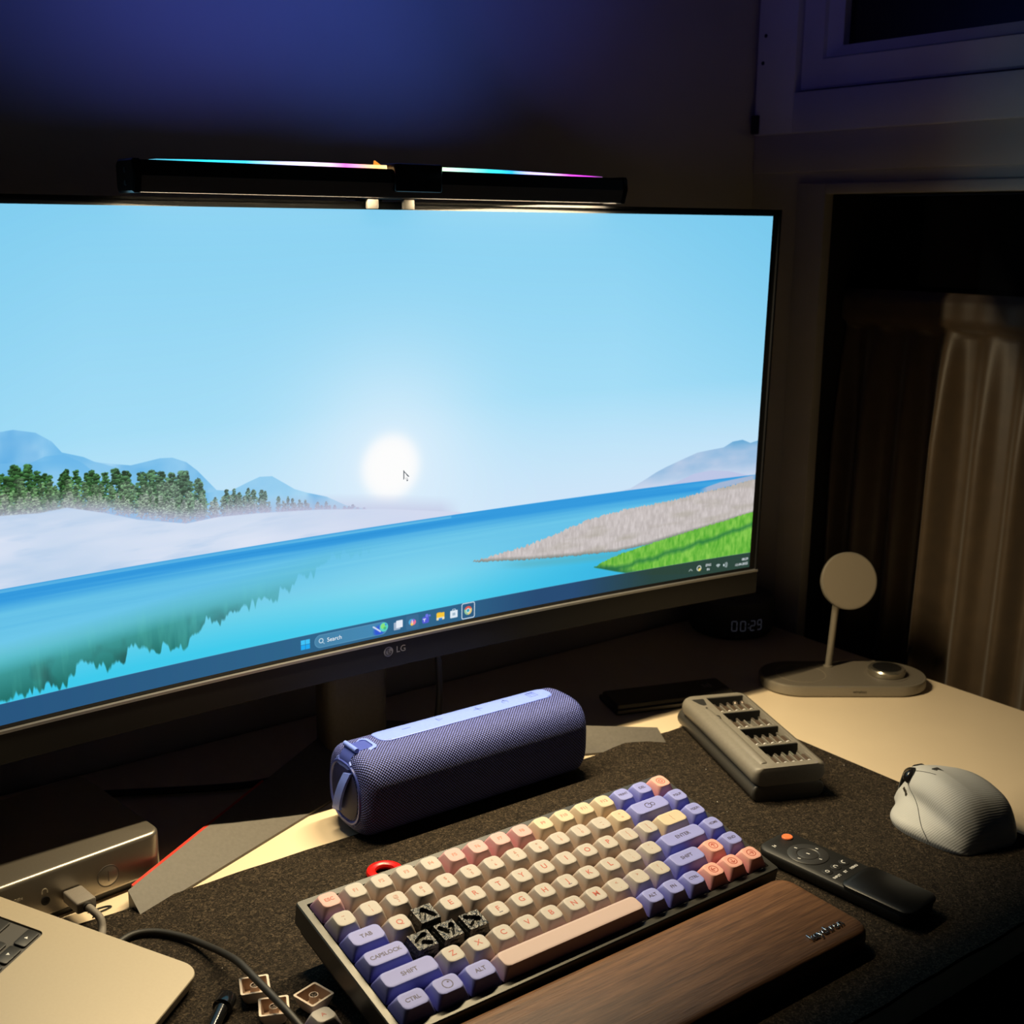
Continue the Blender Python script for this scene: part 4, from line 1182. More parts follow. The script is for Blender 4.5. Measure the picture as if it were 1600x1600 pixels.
# oval end plates with a dished middle
for s_, nm in ((-1, 'end_plate'), (1, 'end_plate')):
    X = -HX - .2
    def oval(f, x): return [(x, y, z) for x, y, z in section((f * (HY - 11) / HY * 1.04, f * (HZ - 11) / HZ * 1.04), x, 2.6)]
    R_ = [oval(1.06, X + .6), oval(1.03, X - .9), oval(.97, X - .9), oval(.92, X + .2), oval(.86, X + .6), oval(.80, X + .4), oval(.70, X - .2), oval(.35, X - .3)]
    b = MB(); b.loft(R_[::-1], True, False)
    if s_ > 0:
        b.xf(lambda x, y, z: (-x, y, z)); b.f = [tuple(reversed(f)) for f in b.f]
    b.build(nm, M_sblue2, spk, ang=35)
b = MB(); b.loft([[(-HX - .6, y, z) for x, y, z in section((.62, .62), 0, 2.4)][::-1], [(-HX - 1.0, y * .97, ZC + (z - ZC) * .97) for x, y, z in section((.62, .62), 0, 2.4)][::-1]]); b.build('passive_cone', M_sdark, spk)
# pull tab running diagonally across the end
b = MB()
path = [((-HX - 1.4), -7, 53), (-HX - 4.2, -4, 44), (-HX - 5.4, 1, 32), (-HX - 4.6, 6, 21), (-HX - 3.0, 8, 17)]
rings = []
for p in catmull(path, 4):
    rings.append([(p[0] - 1.1, p[1] - 5.5, p[2] + 1.5), (p[0] - 1.1, p[1] + 5.5, p[2] - 1.5), (p[0] + 1.1, p[1] + 5.5, p[2] - 1.5), (p[0] + 1.1, p[1] - 5.5, p[2] + 1.5)])
b.loft(rings); b.build('pull_tab', M_sblue, spk, ang=40)
# strap bridge let into the top edge at the left end
b = MB()
def onto(x, y, up):
    """point on the speaker's left shoulder: x measured along the curve from the flat top towards the end plate"""
    a = max(0.0, min(1.0, (x) / 17.3)) * math.pi / 2
    xx = -HX + 11 - 11 * math.sin(a) - max(0, 0 - 0); ins = 11 * (1 - math.cos(a))
    if x < 0: xx = -HX + 11 - x; ins = 0; a = 0
    if x > 17.3: ins = 11 + (x - 17.3); xx = -HX; a = math.pi / 2
    base = topz(y) - ins
    return (xx - up * math.sin(a), y, base + up * math.cos(a))
fr_o = rrect(34, 22, 5, 5); fr_i = rrect(29, 16.5, 4, 5)
off = (3.0, 1.0)
P = lambda Q, up: [onto(x + off[0], y + off[1], up) for x, y in Q]
b.loft([P(fr_o, -.5), P(fr_o, .9), P(fr_i, .9), P(fr_i, -.6)][::-1], False, False); b.build('strap_frame', M_sblue, spk, ang=40)
vs, fs = [], []
for j, yv in enumerate(np.linspace(-8, 8, 7)):
    for i, xv in enumerate(np.linspace(-14, 14, 13)): vs.append(onto(xv + off[0], yv + off[1], .28))
for j in range(6):
    for i in range(12):
        a = j * 13 + i; fs.append((a, a + 13, a + 14, a + 1))
b = MB().add(vs, fs); b.build('strap_recess', M_sblue2, spk, ang=60)
p0, p1 = onto(off[0] + 1, off[1] - 9.5, 2.2), onto(off[0] + 1, off[1] + 9.5, 2.2)
b = MB(); b.tube([p0, p1], 2.0, 12); b.build('strap_bar', M_sblue, spk)
# rubber feet
M_rub = new_mat('rubber_black', (.012, .012, .014, 1), .7)
for x in (-80, 80): MB().box(x - 14, x + 14, -9, 9, 0, 1.6, .7).build('rubber_foot', M_rub, spk)
# ------------------------------------------------------------------ silver mini computer at the left
M_alu = new_mat('aluminium_grey', (0.34, 0.31, 0.27, 1), 0.34, metal=.85, var=.03, scale=900, bump=.05, bscale=3000)
M_alu_d = new_mat('aluminium_groove', (0.16, 0.15, 0.145, 1), .4, metal=.4)
M_port = new_mat('port_black', (.008, .008, .008, 1), .35)
M_mark = new_mat('port_print', (.62, .56, .46, 1), .6)
M_brass = new_mat('port_metal', (.5, .45, .38, 1), .3, metal=1)
mrot = math.radians(7.2)
mini = thing('mini_computer', 'silver mini desktop computer with a round front power button, left of the monitor stand', 'computer', (-30.0, 168.5, 0), (0, 0, mrot))
# local: x runs left from the right-hand end (negative), y back
b = MB(); b.prism(rrect(178, 128, 10, 6, -89, 64), 5, 38.5, 3.2, 4); b.build('case', M_alu, mini, ang=40)
b = MB(); b.prism(rrect(170, 120, 8, 4, -89, 64), 0, 5.2); b.build('base_foot', M_port, mini)
def front(name, P, z0=0, parent=mini, mat=M_alu_d, y=-.25, depth=.5):
    q = MB(); q.loft([[(x, y + depth, z) for x, z in P], [(x, y, z) for x, z in P]]); return q.build(name, mat, parent, smooth=False)
q = MB(); q.annulus(circ(8.2, 32), circ(7.4, 32), 0, .35); q.xf(lambda x, y, z: (-43.2 + x, -z, 18.4 + y)); pb_ = q.build('power_button', M_alu_d, mini)
q = MB(); q.lathe([(7.3, 0), (7.3, .25), (6.9, .5)], 32); q.xf(lambda x, y, z: (-43.2 + x, -z, 18.4 + y)); q.build('button_face', M_alu, pb_)
front('button_mark', [(-43.55, 14.4), (-42.85, 14.4), (-42.85, 22.4), (-43.55, 22.4)], parent=pb_, y=-.7, depth=.2)
q = MB(); q.annulus(circ(3.1, 20), circ(1.7, 20), 0, .5); q.xf(lambda x, y, z: (-88.5 + x, -z, 17.5 + y)); q.build('audio_jack', M_port, mini)
front('jack_hole', circ(1.8, 16, -88.5, 17.5), mat=M_port, y=-.15)
q = MB()
for P in ringpoly(1.6, 2.1, 14, 0, 0, 0, math.pi) + [stroke((-1.85, 0), (-1.85, -1.6), .9), stroke((1.85, 0), (1.85, -1.6), .9)]:
    q.prism(P, 0, .2)
q.xf(lambda x, y, z: (-88.5 + x, -.05 - z, 24.6 + y)); q.build('headset_mark', M_mark, mini, smooth=False)
front('usb_port', [(-117, 13), (-103.5, 13), (-103.5, 19.5), (-117, 19.5)], mat=M_port, y=-.2)
front('port_rim', [(-117.5, 12.4), (-103, 12.4), (-103, 13.1), (-117.5, 13.1)], mat=M_brass, y=-.3)
front('usb_c_slot', rrect(10, 4.2, 2, 4, -70, 16), mat=M_port, y=-.2)
me = text_mesh('USB 3.2 GEN', 3.2, M_mark, .05, 'LEFT', 0, 'port_lettering'); o = put(me, 'port_lettering', mini, (-121, -.1, 25.3), (math.pi / 2, 0, 0))

# plug and cord in the front of the mini computer
M_braid = new_mat('plug_grey', (0.20, 0.18, 0.16, 1), .55, var=.15, scale=2600, bump=.3, bscale=2600)
M_cord = new_mat('cord_black', (0.018, 0.017, 0.016, 1), .55)
ct_, st_ = math.cos(mrot), math.sin(mrot)
def ml(x, y, z): return (-30.0 + x * ct_ - y * st_, 168.5 + x * st_ + y * ct_, z)
plug = thing('usb_cable', 'grey plug and short cord in the front of the silver mini computer', 'cable', ml(-70, -13, 0))
pl0 = ml(-70, -13, 0)
def pl(p): return (p[0] - pl0[0], p[1] - pl0[1], p[2])
b = MB(); b.prism(rrect(14, 8.4, 1.6, 3, 0, 0), 0, 22, 1); b.xf(lambda x, y, z: pl(ml(-70 + x, -1 - z, 16 + y))); b.build('plug_head', M_braid, plug)
path = catmull([ml(-70, -22.5, 16), ml(-69, -29, 15), ml(-67, -36, 11), ml(-69, -42, 5.5), ml(-75, -50, 5.2), ml(-87, -60, 5.2)], 6)
b = MB(); b.tube([pl(p) for p in path], 2.6, 12); b.build('cord', M_braid, plug)
b = MB(); b.tube([pl(ml(-70, -22, 16)), pl(ml(-70, -25, 15.8))], 3.3, 14); b.build('strain_relief', M_cord, plug)
# bent bit of thin black wire on the desk beside it
path = catmull([(-99, 148.5, .5), (-96.5, 147, .5), (-92, 148.5, .5), (-86, 148, .5), (-83.5, 146.0, .5), (-87, 144.4, .6), (-95, 142.8, .6), (-98.5, 139.5, .5)], 5)
path = [(p[0] + 8, p[1] + 6.5, p[2] + .1) for p in path]
o = MB().tube(path, .6, 6).build("wire_twist", M_cord); tag(o, 'thin bent black wire tie on the white desk between mini computer and stand foot', 'wire')

# ------------------------------------------------------------------ laptop, tilted up towards the back
Mlap = new_mat('laptop_silver', (0.39, 0.33, 0.24, 1), .45, metal=.2, var=.015, scale=500, bump=.03, bscale=4000)
M_well = new_mat('laptop_well', (0.05, 0.047, 0.045, 1), .6)
M_lkey = new_mat('laptop_key', (.014, .014, .014, 1), .5)
M_lglyph = new_mat('laptop_glyph', (.75, .75, .75, 1), .5)
la = Vector((-.632, .745, .214)).normalized(); lb0 = Vector((.715, .697, 0))
lb = (lb0 - la * lb0.dot(la)).normalized(); ln = lb.cross(la)
lap = thing('laptop', 'open silver laptop at lower left, tilted, its front right corner on the felt mat', 'laptop', (0, 0, 0))
F = Vector((-61.6, 27.4, 14.0))
mm = Matrix.Identity(4)
for i in range(3): mm[i][0], mm[i][1], mm[i][2] = lb[i], la[i], ln[i]
mm.translation = F * S
lap.matrix_world = mm
# local: origin at the (unrounded) front right corner of the deck; x to the left is negative, y to the back, z up from the deck
LW, LD = 312.0, 221.0
outline = rrect(LW, LD, 11.5, 8, -LW / 2, LD / 2)
wx0, wx1, wy0, wy1 = -LW + 17.5, -17.5, 98.5, 208
b = MB()
hole = rrect(wx1 - wx0, wy1 - wy0, 3.5, 8, (wx0 + wx1) / 2, (wy0 + wy1) / 2)
b.loft([[(*p, -11) for p in rrect(LW - 8, LD - 8, 9, 8, -LW / 2, LD / 2)], [(*p, -8) for p in rrect(LW - 1, LD - 1, 11.5, 8, -LW / 2, LD / 2)], [(*p, -5) for p in outline], [(*p, -.5) for p in outline], [(*p, 0) for p in rrect(LW - 1, LD - 1, 11, 8, -LW / 2, LD / 2)],
        [(*p, 0) for p in hole], [(*p, -1.6) for p in hole]], True, True)
b.build('deck', Mlap, lap, ang=30)
b = MB(); b.prism(hole, -1.7, -1.2); b.build('keyboard_well', M_well, lap, smooth=False)
b = MB(); b.prism(rrect(133, 82, 4, 4, -LW / 2, 50), 0, .06); b.build('trackpad', Mlap, lap, smooth=False)
lk = {}
def lkey(x0, x1, y0, y1, glyph=None):
    w_, d_ = x1 - x0 - 2.2, y1 - y0 - 2.2
    k_ = (round(w_, 1), round(d_, 1))
    if k_ not in lk: lk[k_] = MB().prism(rrect(w_, d_, 1.6, 3), 0, 1.5, .35, 2).mesh('key', M_lkey)
    o = put(lk[k_], 'key', lap, ((x0 + x1) / 2, (y0 + y1) / 2, -1.2))
    if glyph:
        o2 = put(poly_mesh([glyph], M_lglyph, 'key_mark'), 'key_mark', o, (0, 0, 1.52))
    return o
ku = 18.6; kx1, ky0 = wx1 - .8, wy0 + .8
rt_ = [(-1, -1.2), (1.1, 0), (-1, 1.2)]; dn_ = [(-1.2, .9), (0, -1.1), (1.2, .9)]; up_ = [(-1.2, -.9), (1.2, -.9), (0, 1.1)]; lf_ = [(1, -1.2), (1, 1.2), (-1.1, 0)]
hh_ = 10.2
lkey(kx1 - ku, kx1, ky0, ky0 + hh_, rt_); lkey(kx1 - 2 * ku, kx1 - ku, ky0, ky0 + hh_, dn_[::1]); lkey(kx1 - 2 * ku, kx1 - ku, ky0 + hh_, ky0 + 2 * hh_, up_); lkey(kx1 - 3 * ku, kx1 - 2 * ku, ky0, ky0 + hh_, lf_)
x = kx1 - 3 * ku
for w_ in (1, 1.25, 5.2, 1.25, 1, 1, 1): 
    x2 = x - w_ * ku * .94
    if x2 < wx0: break
    lkey(x2, x, ky0, ky0 + 2 * hh_); x = x2
for r_ in range(4):
    ya = ky0 + 2 * hh_ + r_ * 18.4; x = kx1
    ws = [(2.3,) + (1,) * 10 + (2.3,), (1.8,) + (1,) * 11 + (1.75,), (1.05,) + (1,) * 12 + (1.5,), (1.5,) + (1,) * 13][r_]
    tot = sum(ws); sc_ = (kx1 - wx0 - .8) / tot
    for i, w_ in enumerate(ws):
        g = [(-2.2, 3.0), (-2.2, 2.2), (1.5, 2.2), (1.5, 3.0)] if (r_ == 0 and i == 0) else None
        lkey(x - w_ * sc_, x, ya, ya + 18.4, g); x -= w_ * sc_
b = MB(); b.prism(rrect(LW, 212, 10, 6, -LW / 2, 106), 0, 5, 1)
ca, sa = math.cos(math.radians(-10)), math.sin(math.radians(-10))     # folded open almost flat, above the mini computer
b.xf(lambda x, y, z: (x, LD + 3 + y * ca - z * sa, -4 + y * sa + z * ca))
b.build('lid', Mlap, lap, ang=30)
b = MB(); b.tube([(-40, LD - 2, -1), (-LW + 40, LD - 2, -1)], 3.5, 12); b.build('hinge', M_lkey, lap)
# ------------------------------------------------------------------ black cord crossing the mat and the loose keycaps
cp = [(-112, 72, 6), (-96, 92, 6), (-80, 101, 6), (-65, 95, 6), (-52, 76, 6.5), (-46, 55, 9), (-44, 34, 14), (-43, 14, 18), (-43, -8, 19.5), (-42, -30, 19), (-41, -52, 18), (-38, -80, 12), (-34, -120, 6), (-34, -170, 5.4)]
o = MB().tube(catmull(cp, 6), 2.35, 12).build('black_cord', M_cord); tag(o, 'black cord curving over the felt mat and across two loose keycaps', 'cable')
# small glossy plug at the bottom edge
M_gloss = new_mat('gloss_black', (.008, .008, .009, 1), .12)
pg = thing('audio_plug', 'small glossy black plug lying on the mat beside the laptop corner', 'plug', (-66, -12, 3), (0, 0, math.radians(48)))
b = MB(); b.tube([(0, 0, 6.2), (1, 0, 6.2), (10, 0, 6.2), (12, 0, 6.2)], [4.5, 6.0, 6.0, 4.6], 20); b.build('cap_end', M_gloss, pg)
b = MB(); b.tube([(-.2, 0, 6.2), (-24, 0, 4.6)], [4.2, 3.6], 18); b.build('barrel', M_gloss, pg)
b = MB(); b.tube([(-24, 0, 4.6), (-40, -2, 3.4)], [2.0, 1.6], 10); b.build('tail', M_gloss, pg)
# red ring behind the keyboard
M_redr = new_mat('ring_red', (0.62, 0.010, 0.008, 1), .3)
b = MB(); rings = []
for k in range(40):
    a = 2 * math.pi * k / 40
    rings.append([((10.2 + 3.6 * math.cos(c_)) * math.cos(a), (10.2 + 3.6 * math.cos(c_)) * math.sin(a), 3.0 + 3.0 * math.sin(c_)) for c_ in np.linspace(0, 2 * math.pi, 11)[:-1]])
rings.append(rings[0])
b.loft(rings, False, False); o = b.build('rubber_ring', M_redr); o.location = Vector((98.5, 72.0, 3)) * S; tag(o, 'shiny red ring lying on the mat behind the keyboard, partly hidden', 'ring')

# ------------------------------------------------------------------ remote control right of the keyboard
M_rem = new_mat('remote_black', (.008, .008, .008, 1), .55, var=.1, scale=500)
M_rem2 = new_mat('remote_gloss', (.004, .004, .004, 1), .4)
M_ring_ = new_mat('remote_ring', (.028, .028, .029, 1), .45)
M_orange = new_mat('remote_orange', (.85, .20, .07, 1), .4)
M_white = new_mat('print_white', (.72, .72, .72, 1), .5)
ra = math.atan2(-119, 9.5)           # axis from the head towards the tail
rem = thing('remote_control', 'black remote control with an orange power button, right of the keyboard', 'remote', (354, -71.5, 3), (0, 0, ra))
RW = 39.0
b = MB(); rings = []
for z, i_, ix in ((0, 4, 2), (3, 1, .5), (8, 0, 0), (10.6, .2, .1), (11.4, 1.0, .6)):
    rings.append([(x, y, z) for x, y in rrect(128 - 2 * ix, RW - 2 * i_, 9, 6, 64, 0)])
b.loft(rings); b.build('body', M_rem, rem, ang=45)
b = MB(); rings = []
for z, i_ in ((10.4, 0), (12.6, .3), (13.4, 1.4)):
    rings.append([(x, y, z) for x, y in rrect(56 - 2 * i_, RW + .6 - 2 * i_, 7, 5, 100.4, 0)])
b.loft(rings); b.build('grip_cover', M_rem2, rem, ang=45)
RZ = 11.4
def rdisc(name, x, y, r, mat, h=.8, prof=None, parent=rem, n=36):
    q = MB(); q.lathe(prof or [(r, 0), (r, h * .6), (r - .5, h)], n); q.xf(lambda a, c_, z: (a + x, c_ + y, z + RZ)); return q.build(name, mat, parent)
rdisc('power_button', 7.5, 9.5, 4.2, M_orange, 1.4)
nav = rdisc('navigation_ring', 33, 0, 15.2, M_ring_, .7, [(15.2, 0), (15.2, .4), (14.4, .8), (8.6, .7), (8.0, .25)], n=48)
rdisc('centre_button', 33, 0, 7.4, M_ring_, 1.0, [(7.6, 0), (7.6, .5), (6.8, .8), (0.01, .6)])
def rmark(name, polys, x, y, z=.85, rot=0, parent=rem):
    c_, s_ = math.cos(rot), math.sin(rot)
    q = MB()
    for P in polys: q.prism([(x + a * c_ - d * s_, y + a * s_ + d * c_) for a, d in P], RZ + z, RZ + z + .06)
    return q.build(name, M_white, parent, smooth=False)
for (dx, dy) in ((-11, 0), (11, 0), (0, 11), (0, -11)): rmark('ring_mark', [stroke((-1.1, 0), (1.1, 0), .9)], 33 + dx, dy, .85, math.pi / 2 * 0 + .3)
rmark('ok_mark', [stroke((-1.4, 0), (1.4, 0), 1.0)], 33, 0, .75, .3)
rmark('mute_mark', [stroke((-1.5, 0), (1.5, 0), .6), stroke((-1.0, 1.8), (1.0, 1.8), .9)], 9, -9.5, .05)
for (x, y, P, n_) in ((57, 10.5, ringpoly(1.5, 2.3, 10, 0, 0, 2.6, 5.8), 'back_mark'), (57, 0, ringpoly(1.3, 1.9, 14, 0, 0, 1.0, 5.6), 'rotate_mark'), (57, -10.5, ringpoly(1.1, 1.8, 6), 'home_mark')):
    q = rdisc('round_key', x, y, 4.0, M_rem, .5); rmark(n_, P, x, y, .55, 0, q)
for y, n_ in ((10.5, 'MENU'), (0, 'BT'), (-10.5, 'INPUT')):
    put(text_mesh(n_, 3.1, M_white, .04, 'CENTER', .1, 'key_lettering'), 'key_lettering', rem, (65.5, y, RZ + .1), (0, 0, math.pi / 2 * 1))
# ------------------------------------------------------------------ flat black box behind the screwdriver set
M_box = new_mat('box_black', (.020, .018, .017, 1), .35)
bx = thing('streaming_box', 'flat black slab-shaped device lying on the desk in the monitor shadow, behind the screwdriver case', 'device', (510, 202, 0), (0, 0, math.radians(-18.5)))
b = MB(); rings = []
for z, iy in ((0, 2), (2.0, 0), (5.0, 0), (5.8, 3.2), (9.2, 4.0), (10.2, 5.5)):
    rings.append([(x, y, z) for x, y in rrect(132 - iy, 47 - 2 * iy, 3, 3, 0, 0)])
b.loft(rings); b.build('slab', M_box, bx, ang=25)
for i, l_ in enumerate((9, 7, 10)): MB().box(40 + 3.4 * i, 42 + 3.4 * i, -3, l_ - 3, 10.2, 10.28).build('print_line', new_mat('print_grey', (.3, .28, .25, 1), .6), bx, smooth=False)

# ------------------------------------------------------------------ precision screwdriver case with its bit tray on top
M_tray = new_mat('tray_grey', (0.19, 0.175, 0.15, 1), .5, var=.05, scale=300, bump=.06, bscale=1800)
M_slv = new_mat('sleeve_grey', (0.065, 0.062, 0.058, 1), .42, metal=.3, bump=.05, bscale=2500)
M_pocket = new_mat('tray_pocket', (0.014, 0.014, 0.014, 1), .7)  # near black for marks, and for shade put into the pockets
M_bit = new_mat('bit_steel', (0.30, 0.22, 0.17, 1), .35, metal=.8)
M_tip = new_mat('bit_tip', (0.50, 0.42, 0.36, 1), .3, metal=.9)
trot = math.radians(-23)
TD = Vector((.391, .921)); TF = Vector((432.5, -22)); TM = TF + TD * 80
slv = thing('screwdriver_sleeve', 'dark grey outer sleeve of a screwdriver set lying on the mat under the bit tray', 'case', (TM.x + TD.x * 5 + 1, TM.y + TD.y * 5 + 1, 3), (0, 0, trot))
def xring(w_, l_, r_, z, n=5): return [(x, y, z) for x, y in rrect(w_, l_, r_, n)]
b = MB(); b.loft([xring(66 - 2 * i_, 170, 3, z) for z, i_ in ((0, 5), (1.6, 2.2), (4.5, .5), (7.5, 0), (10.5, .5), (13.4, 2.2), (15, 5))]); b.build('sleeve', M_slv, slv, ang=40)
tray = thing('bit_tray', 'grey screwdriver bit tray holding four rows of bits, lying on its sleeve', 'tool tray', (TM.x, TM.y, 18), (0, 0, trot))
tl_, tw_ = 162.0, 67.0
b = MB()
rings = [xring(tw_ - 2 * i_, tl_, 6, z) for z, i_ in ((0, 5), (1.6, 2.2), (4.5, .5), (8, 0), (11.5, .5), (14.6, 2.2), (16, 5.5))]
ix0, ix1, iy0, iy1 = -10.5, 27.5, -73.0, 75.0
inner = lambda z, g=0: [(x, y, z) for x, y in rrect(ix1 - ix0 - 2 * g, iy1 - iy0 - 2 * g, 1.2, 5, (ix0 + ix1) / 2, (iy0 + iy1) / 2)]
b.loft(rings + [inner(16), inner(15.2, .4), inner(5.5, .6)]); b.build('tray_body', M_tray, tray, ang=40)
rows = [(75.0, 41.0), (37.5, 3.5), (0.0, -34.0), (-37.5, -73.0)]       # (back, front) of the four compartments
for (ya, yb) in zip([r_[1] for r_ in rows[:-1]], [r_[0] for r_ in rows[1:]]):
    MB().box(ix0 + .4, ix1 - .4, yb, ya, 5.4, 15.6, .5).build('divider', M_tray, tray)
for (ya, yb) in rows:
    MB().box(ix0 + .7, ix1 - .7, ya - 14, ya - .3, 5.5, 5.9).build('pocket_floor_shade', M_pocket, tray, smooth=False)  # near-black floor strip, the pocket's shade put into its colour
    MB().box(ix0 + .7, ix1 - .7, ya - 1.4, ya + .05, 5.5, 15.3).build('pocket_wall_shade', M_pocket, tray, smooth=False)  # near-black liner added as shade on the unlit divider face
    bed = MB()
    for i in range(6):                                                  # ribs between the bits
        x = ix0 + 1.0 + i * 7.2
        bed.box(x - .55, x + .55, yb + .3, ya - 15, 5.4, 13.6)
    bed.box(ix0 + .7, ix1 - .7, yb + .2, ya - 15, 5.4, 9.0)
    bed.build('bit_rest', M_tray, tray, smooth=False)
# driver cradle along the left rail
b = MB(); ring_ = []
for y, r_ in ((-72, 4.2), (-70, 5.2), (-10, 5.4), (28, 5.0), (46, 4.2), (52, 3.2)):
    ring_.append([(-20.5 + r_ * math.cos(a), y, 13.2 + r_ * .86 * math.sin(a)) for a in np.linspace(0, math.pi, 12)][::1])
b.loft(ring_); b.build('driver_cradle', M_tray, tray, ang=40)
b = MB(); b.prism([(-26, 72), (-24.2, 72.4), (-14.6, 72.4), (-14.2, 70), (-16.5, 58), (-20, 57), (-22.5, 60)][::-1], 15.9, 16.15); b.build('corner_pocket', M_pocket, tray, smooth=False)
b = MB()
for k in range(7):
    a0, a1 = -1.0 + k * .3, -.7 + k * .3
    b.loft([[(-20.5 + 3.6 * math.cos(a), 26 + 7 * math.sin(a) * .6, z) for a, r_ in ((a0, 1), (a1, 1))] + [(-20.5 + 2.9 * math.cos(a), 26 + 6.4 * math.sin(a) * .6, z) for a in (a1, a0)] for z in (17.2, 17.75)])
b.build('notch_mark', M_pocket, tray, smooth=False)
MB().lathe([(1.1, 17.2), (1.1, 17.3)], 10, -20.5, 49).build('screw_hole', M_pocket, tray)
# the bits: each one a thing of its own
bitm = MB().tube([(0, -9, 0), (0, 6.2, 0), (0, 7.4, 0)], [2.35, 2.35, 1.3], 6).mesh('bit_shank', M_bit, ang=20)
tips = [MB().tube([(0, 7, 0), (0, 14, 0), (0, 16, 0)], [1.25, 1.25, t_], 8).mesh('bit_tip', M_tip) for t_ in (.3, .9, 1.2, .6)]
ball = MB().tube([(0, 7, 0), (0, 12, 0), (0, 13.2, 0), (0, 15.4, 0), (0, 16.4, 0)], [1.2, 1.2, 2.2, 2.2, .8], 10).mesh('bit_tip', M_tip)
bandm = MB().tube([(0, -6.4, 0), (0, -5.4, 0)], [2.5, 2.5], 12).mesh('bit_band', M_white)
rown = ['back', 'second', 'third', 'front']
ordn = ['first', 'second', 'third', 'fourth', 'fifth']
c_, s_ = math.cos(trot), math.sin(trot)
for r_, (ya, yb) in enumerate(rows):
    for i in range(5):
        if r_ == 1 and i == 2: continue                                # the empty place
        lx, ly = ix0 + 4.6 + i * 7.2, yb + 10.5
        wx_, wy_ = TM.x + lx * c_ - ly * s_, TM.y + lx * s_ + ly * c_
        num = i if (r_ != 1 or i < 2) else i
        lab = 'steel screwdriver bit, %s from the left in the %s row of the grey tray' % (ordn[i if not (r_ == 1 and i > 2) else i - 1], rown[r_])
        t = thing('screwdriver_bit', lab, 'bit', (wx_, wy_, 18 + 11.5), (0, 0, trot), 'screwdriver bits in the grey tray')
        put(bitm, 'shank', t); put(ball if (r_ == 0 and i >= 3) else tips[(r_ + i) % 4], 'tip', t); put(bandm, 'band', t)

# ------------------------------------------------------------------ wireless charging stand
M_chg = new_mat('charger_grey', (0.25, 0.225, 0.185, 1), .42, metal=.45, var=.03, scale=600)
M_chgt = new_mat('charger_top', (0.115, 0.10, 0.08, 1), .55, var=.06, scale=500)
M_pad2 = new_mat('charger_disc', (0.20, 0.17, 0.13, 1), .5)
CC = (690.0, 127.0); crot = math.radians(-36)
chg = thing('charging_stand', 'grey wireless charging stand with a round disc on a thin pole', 'charger', (CC[0], CC[1], 0), (0, 0, crot))
P = rrect(174, 76, 37.9, 14)
b = MB(); b.loft([[(x * f_, y * f_, z) for x, y in P] for z, f_ in ((0.8, .975), (2.2, 1.0), (10.4, 1.0), (11.6, .992), (12.0, .975))] ); b.build('base', M_chg, chg, ang=30)
b = MB(); b.loft([[(x * .97, y * .955, z) for x, y in P] for z in (11.9, 12.15)]); b.build('base_top', M_chgt, chg, ang=30)
b = MB(); b.prism(rrect(160, 62, 30.9, 10), 0, .9); b.build('base_pad', M_port, chg)
q = MB(); q.annulus(circ(26, 40, -44, -1), circ(25.3, 40, -44, -1), 12.1, 12.35); q.build('pad_circle', M_pad2, chg)
q = MB(); q.lathe([(22.5, 12.1), (22.5, 12.5), (21.6, 12.6)], 40, 46, -2); pu = q.build('watch_well', M_chgt, chg)
q = MB(); q.lathe([(17.6, 12.4), (19.0, 13.2), (19.0, 18.0), (18.0, 19.4), (14.8, 19.8)], 40, 46, -2); pk = q.build('watch_puck', new_mat('puck_metal', (.5, .46, .38, 1), .25, metal=.9), chg)
q = MB(); q.lathe([(14.6, 19.7), (14.6, 20.0), (13, 20.6), (6, 21.2), (.2, 21.4)], 32, 46, -2); q.build('puck_face', M_port, pk)
b = MB(); b.tube([(-9, 22, 12), (-8.5, 22, 14), (-5.5, 20, 85), (-4.5, 19, 108)], [3.7, 3.6, 3.6, 3.6], 16); b.build('pole', M_chg, chg)
b = MB(); b.lathe([(5.2, 12.1), (5.2, 12.9), (4.4, 13.4)], 20, -9, 22); b.build('pole_collar', M_chg, chg)
# the disc leans back a little and faces the room
q = MB(); q.lathe([(28.6, 0), (30.0, .6), (30.0, 5.2), (29.5, 6.0), (28.8, 6.2)], 56)
dm = Matrix.Rotation(math.radians(74), 4, 'X')
dm = Matrix.Rotation(math.radians(6), 4, 'Z') @ dm
def disc_xf(x, y, z):
    v_ = dm @ Vector((x, y, z)); return (v_.x + 3.2, v_.y + 15.5, v_.z + 108.5)
q.xf(disc_xf); dsc = q.build('charging_disc', M_chg, chg, ang=30)
q = MB(); q.lathe([(28.4, 6.15), (28.4, 6.35)], 56); q.xf(disc_xf); q.build('disc_face', M_pad2, dsc)
q = MB(); q.lathe([(7, -7), (7, 0.2)], 24); q.xf(disc_xf); q.build('disc_joint', M_chg, chg)
put(text_mesh('wireless', 4.4, M_port, .03, 'CENTER', 0, 'maker_mark'), 'maker_mark', chg, (8, -38.15, 6.2), (math.pi / 2, 0, 0)).data.name = 'maker_mark'

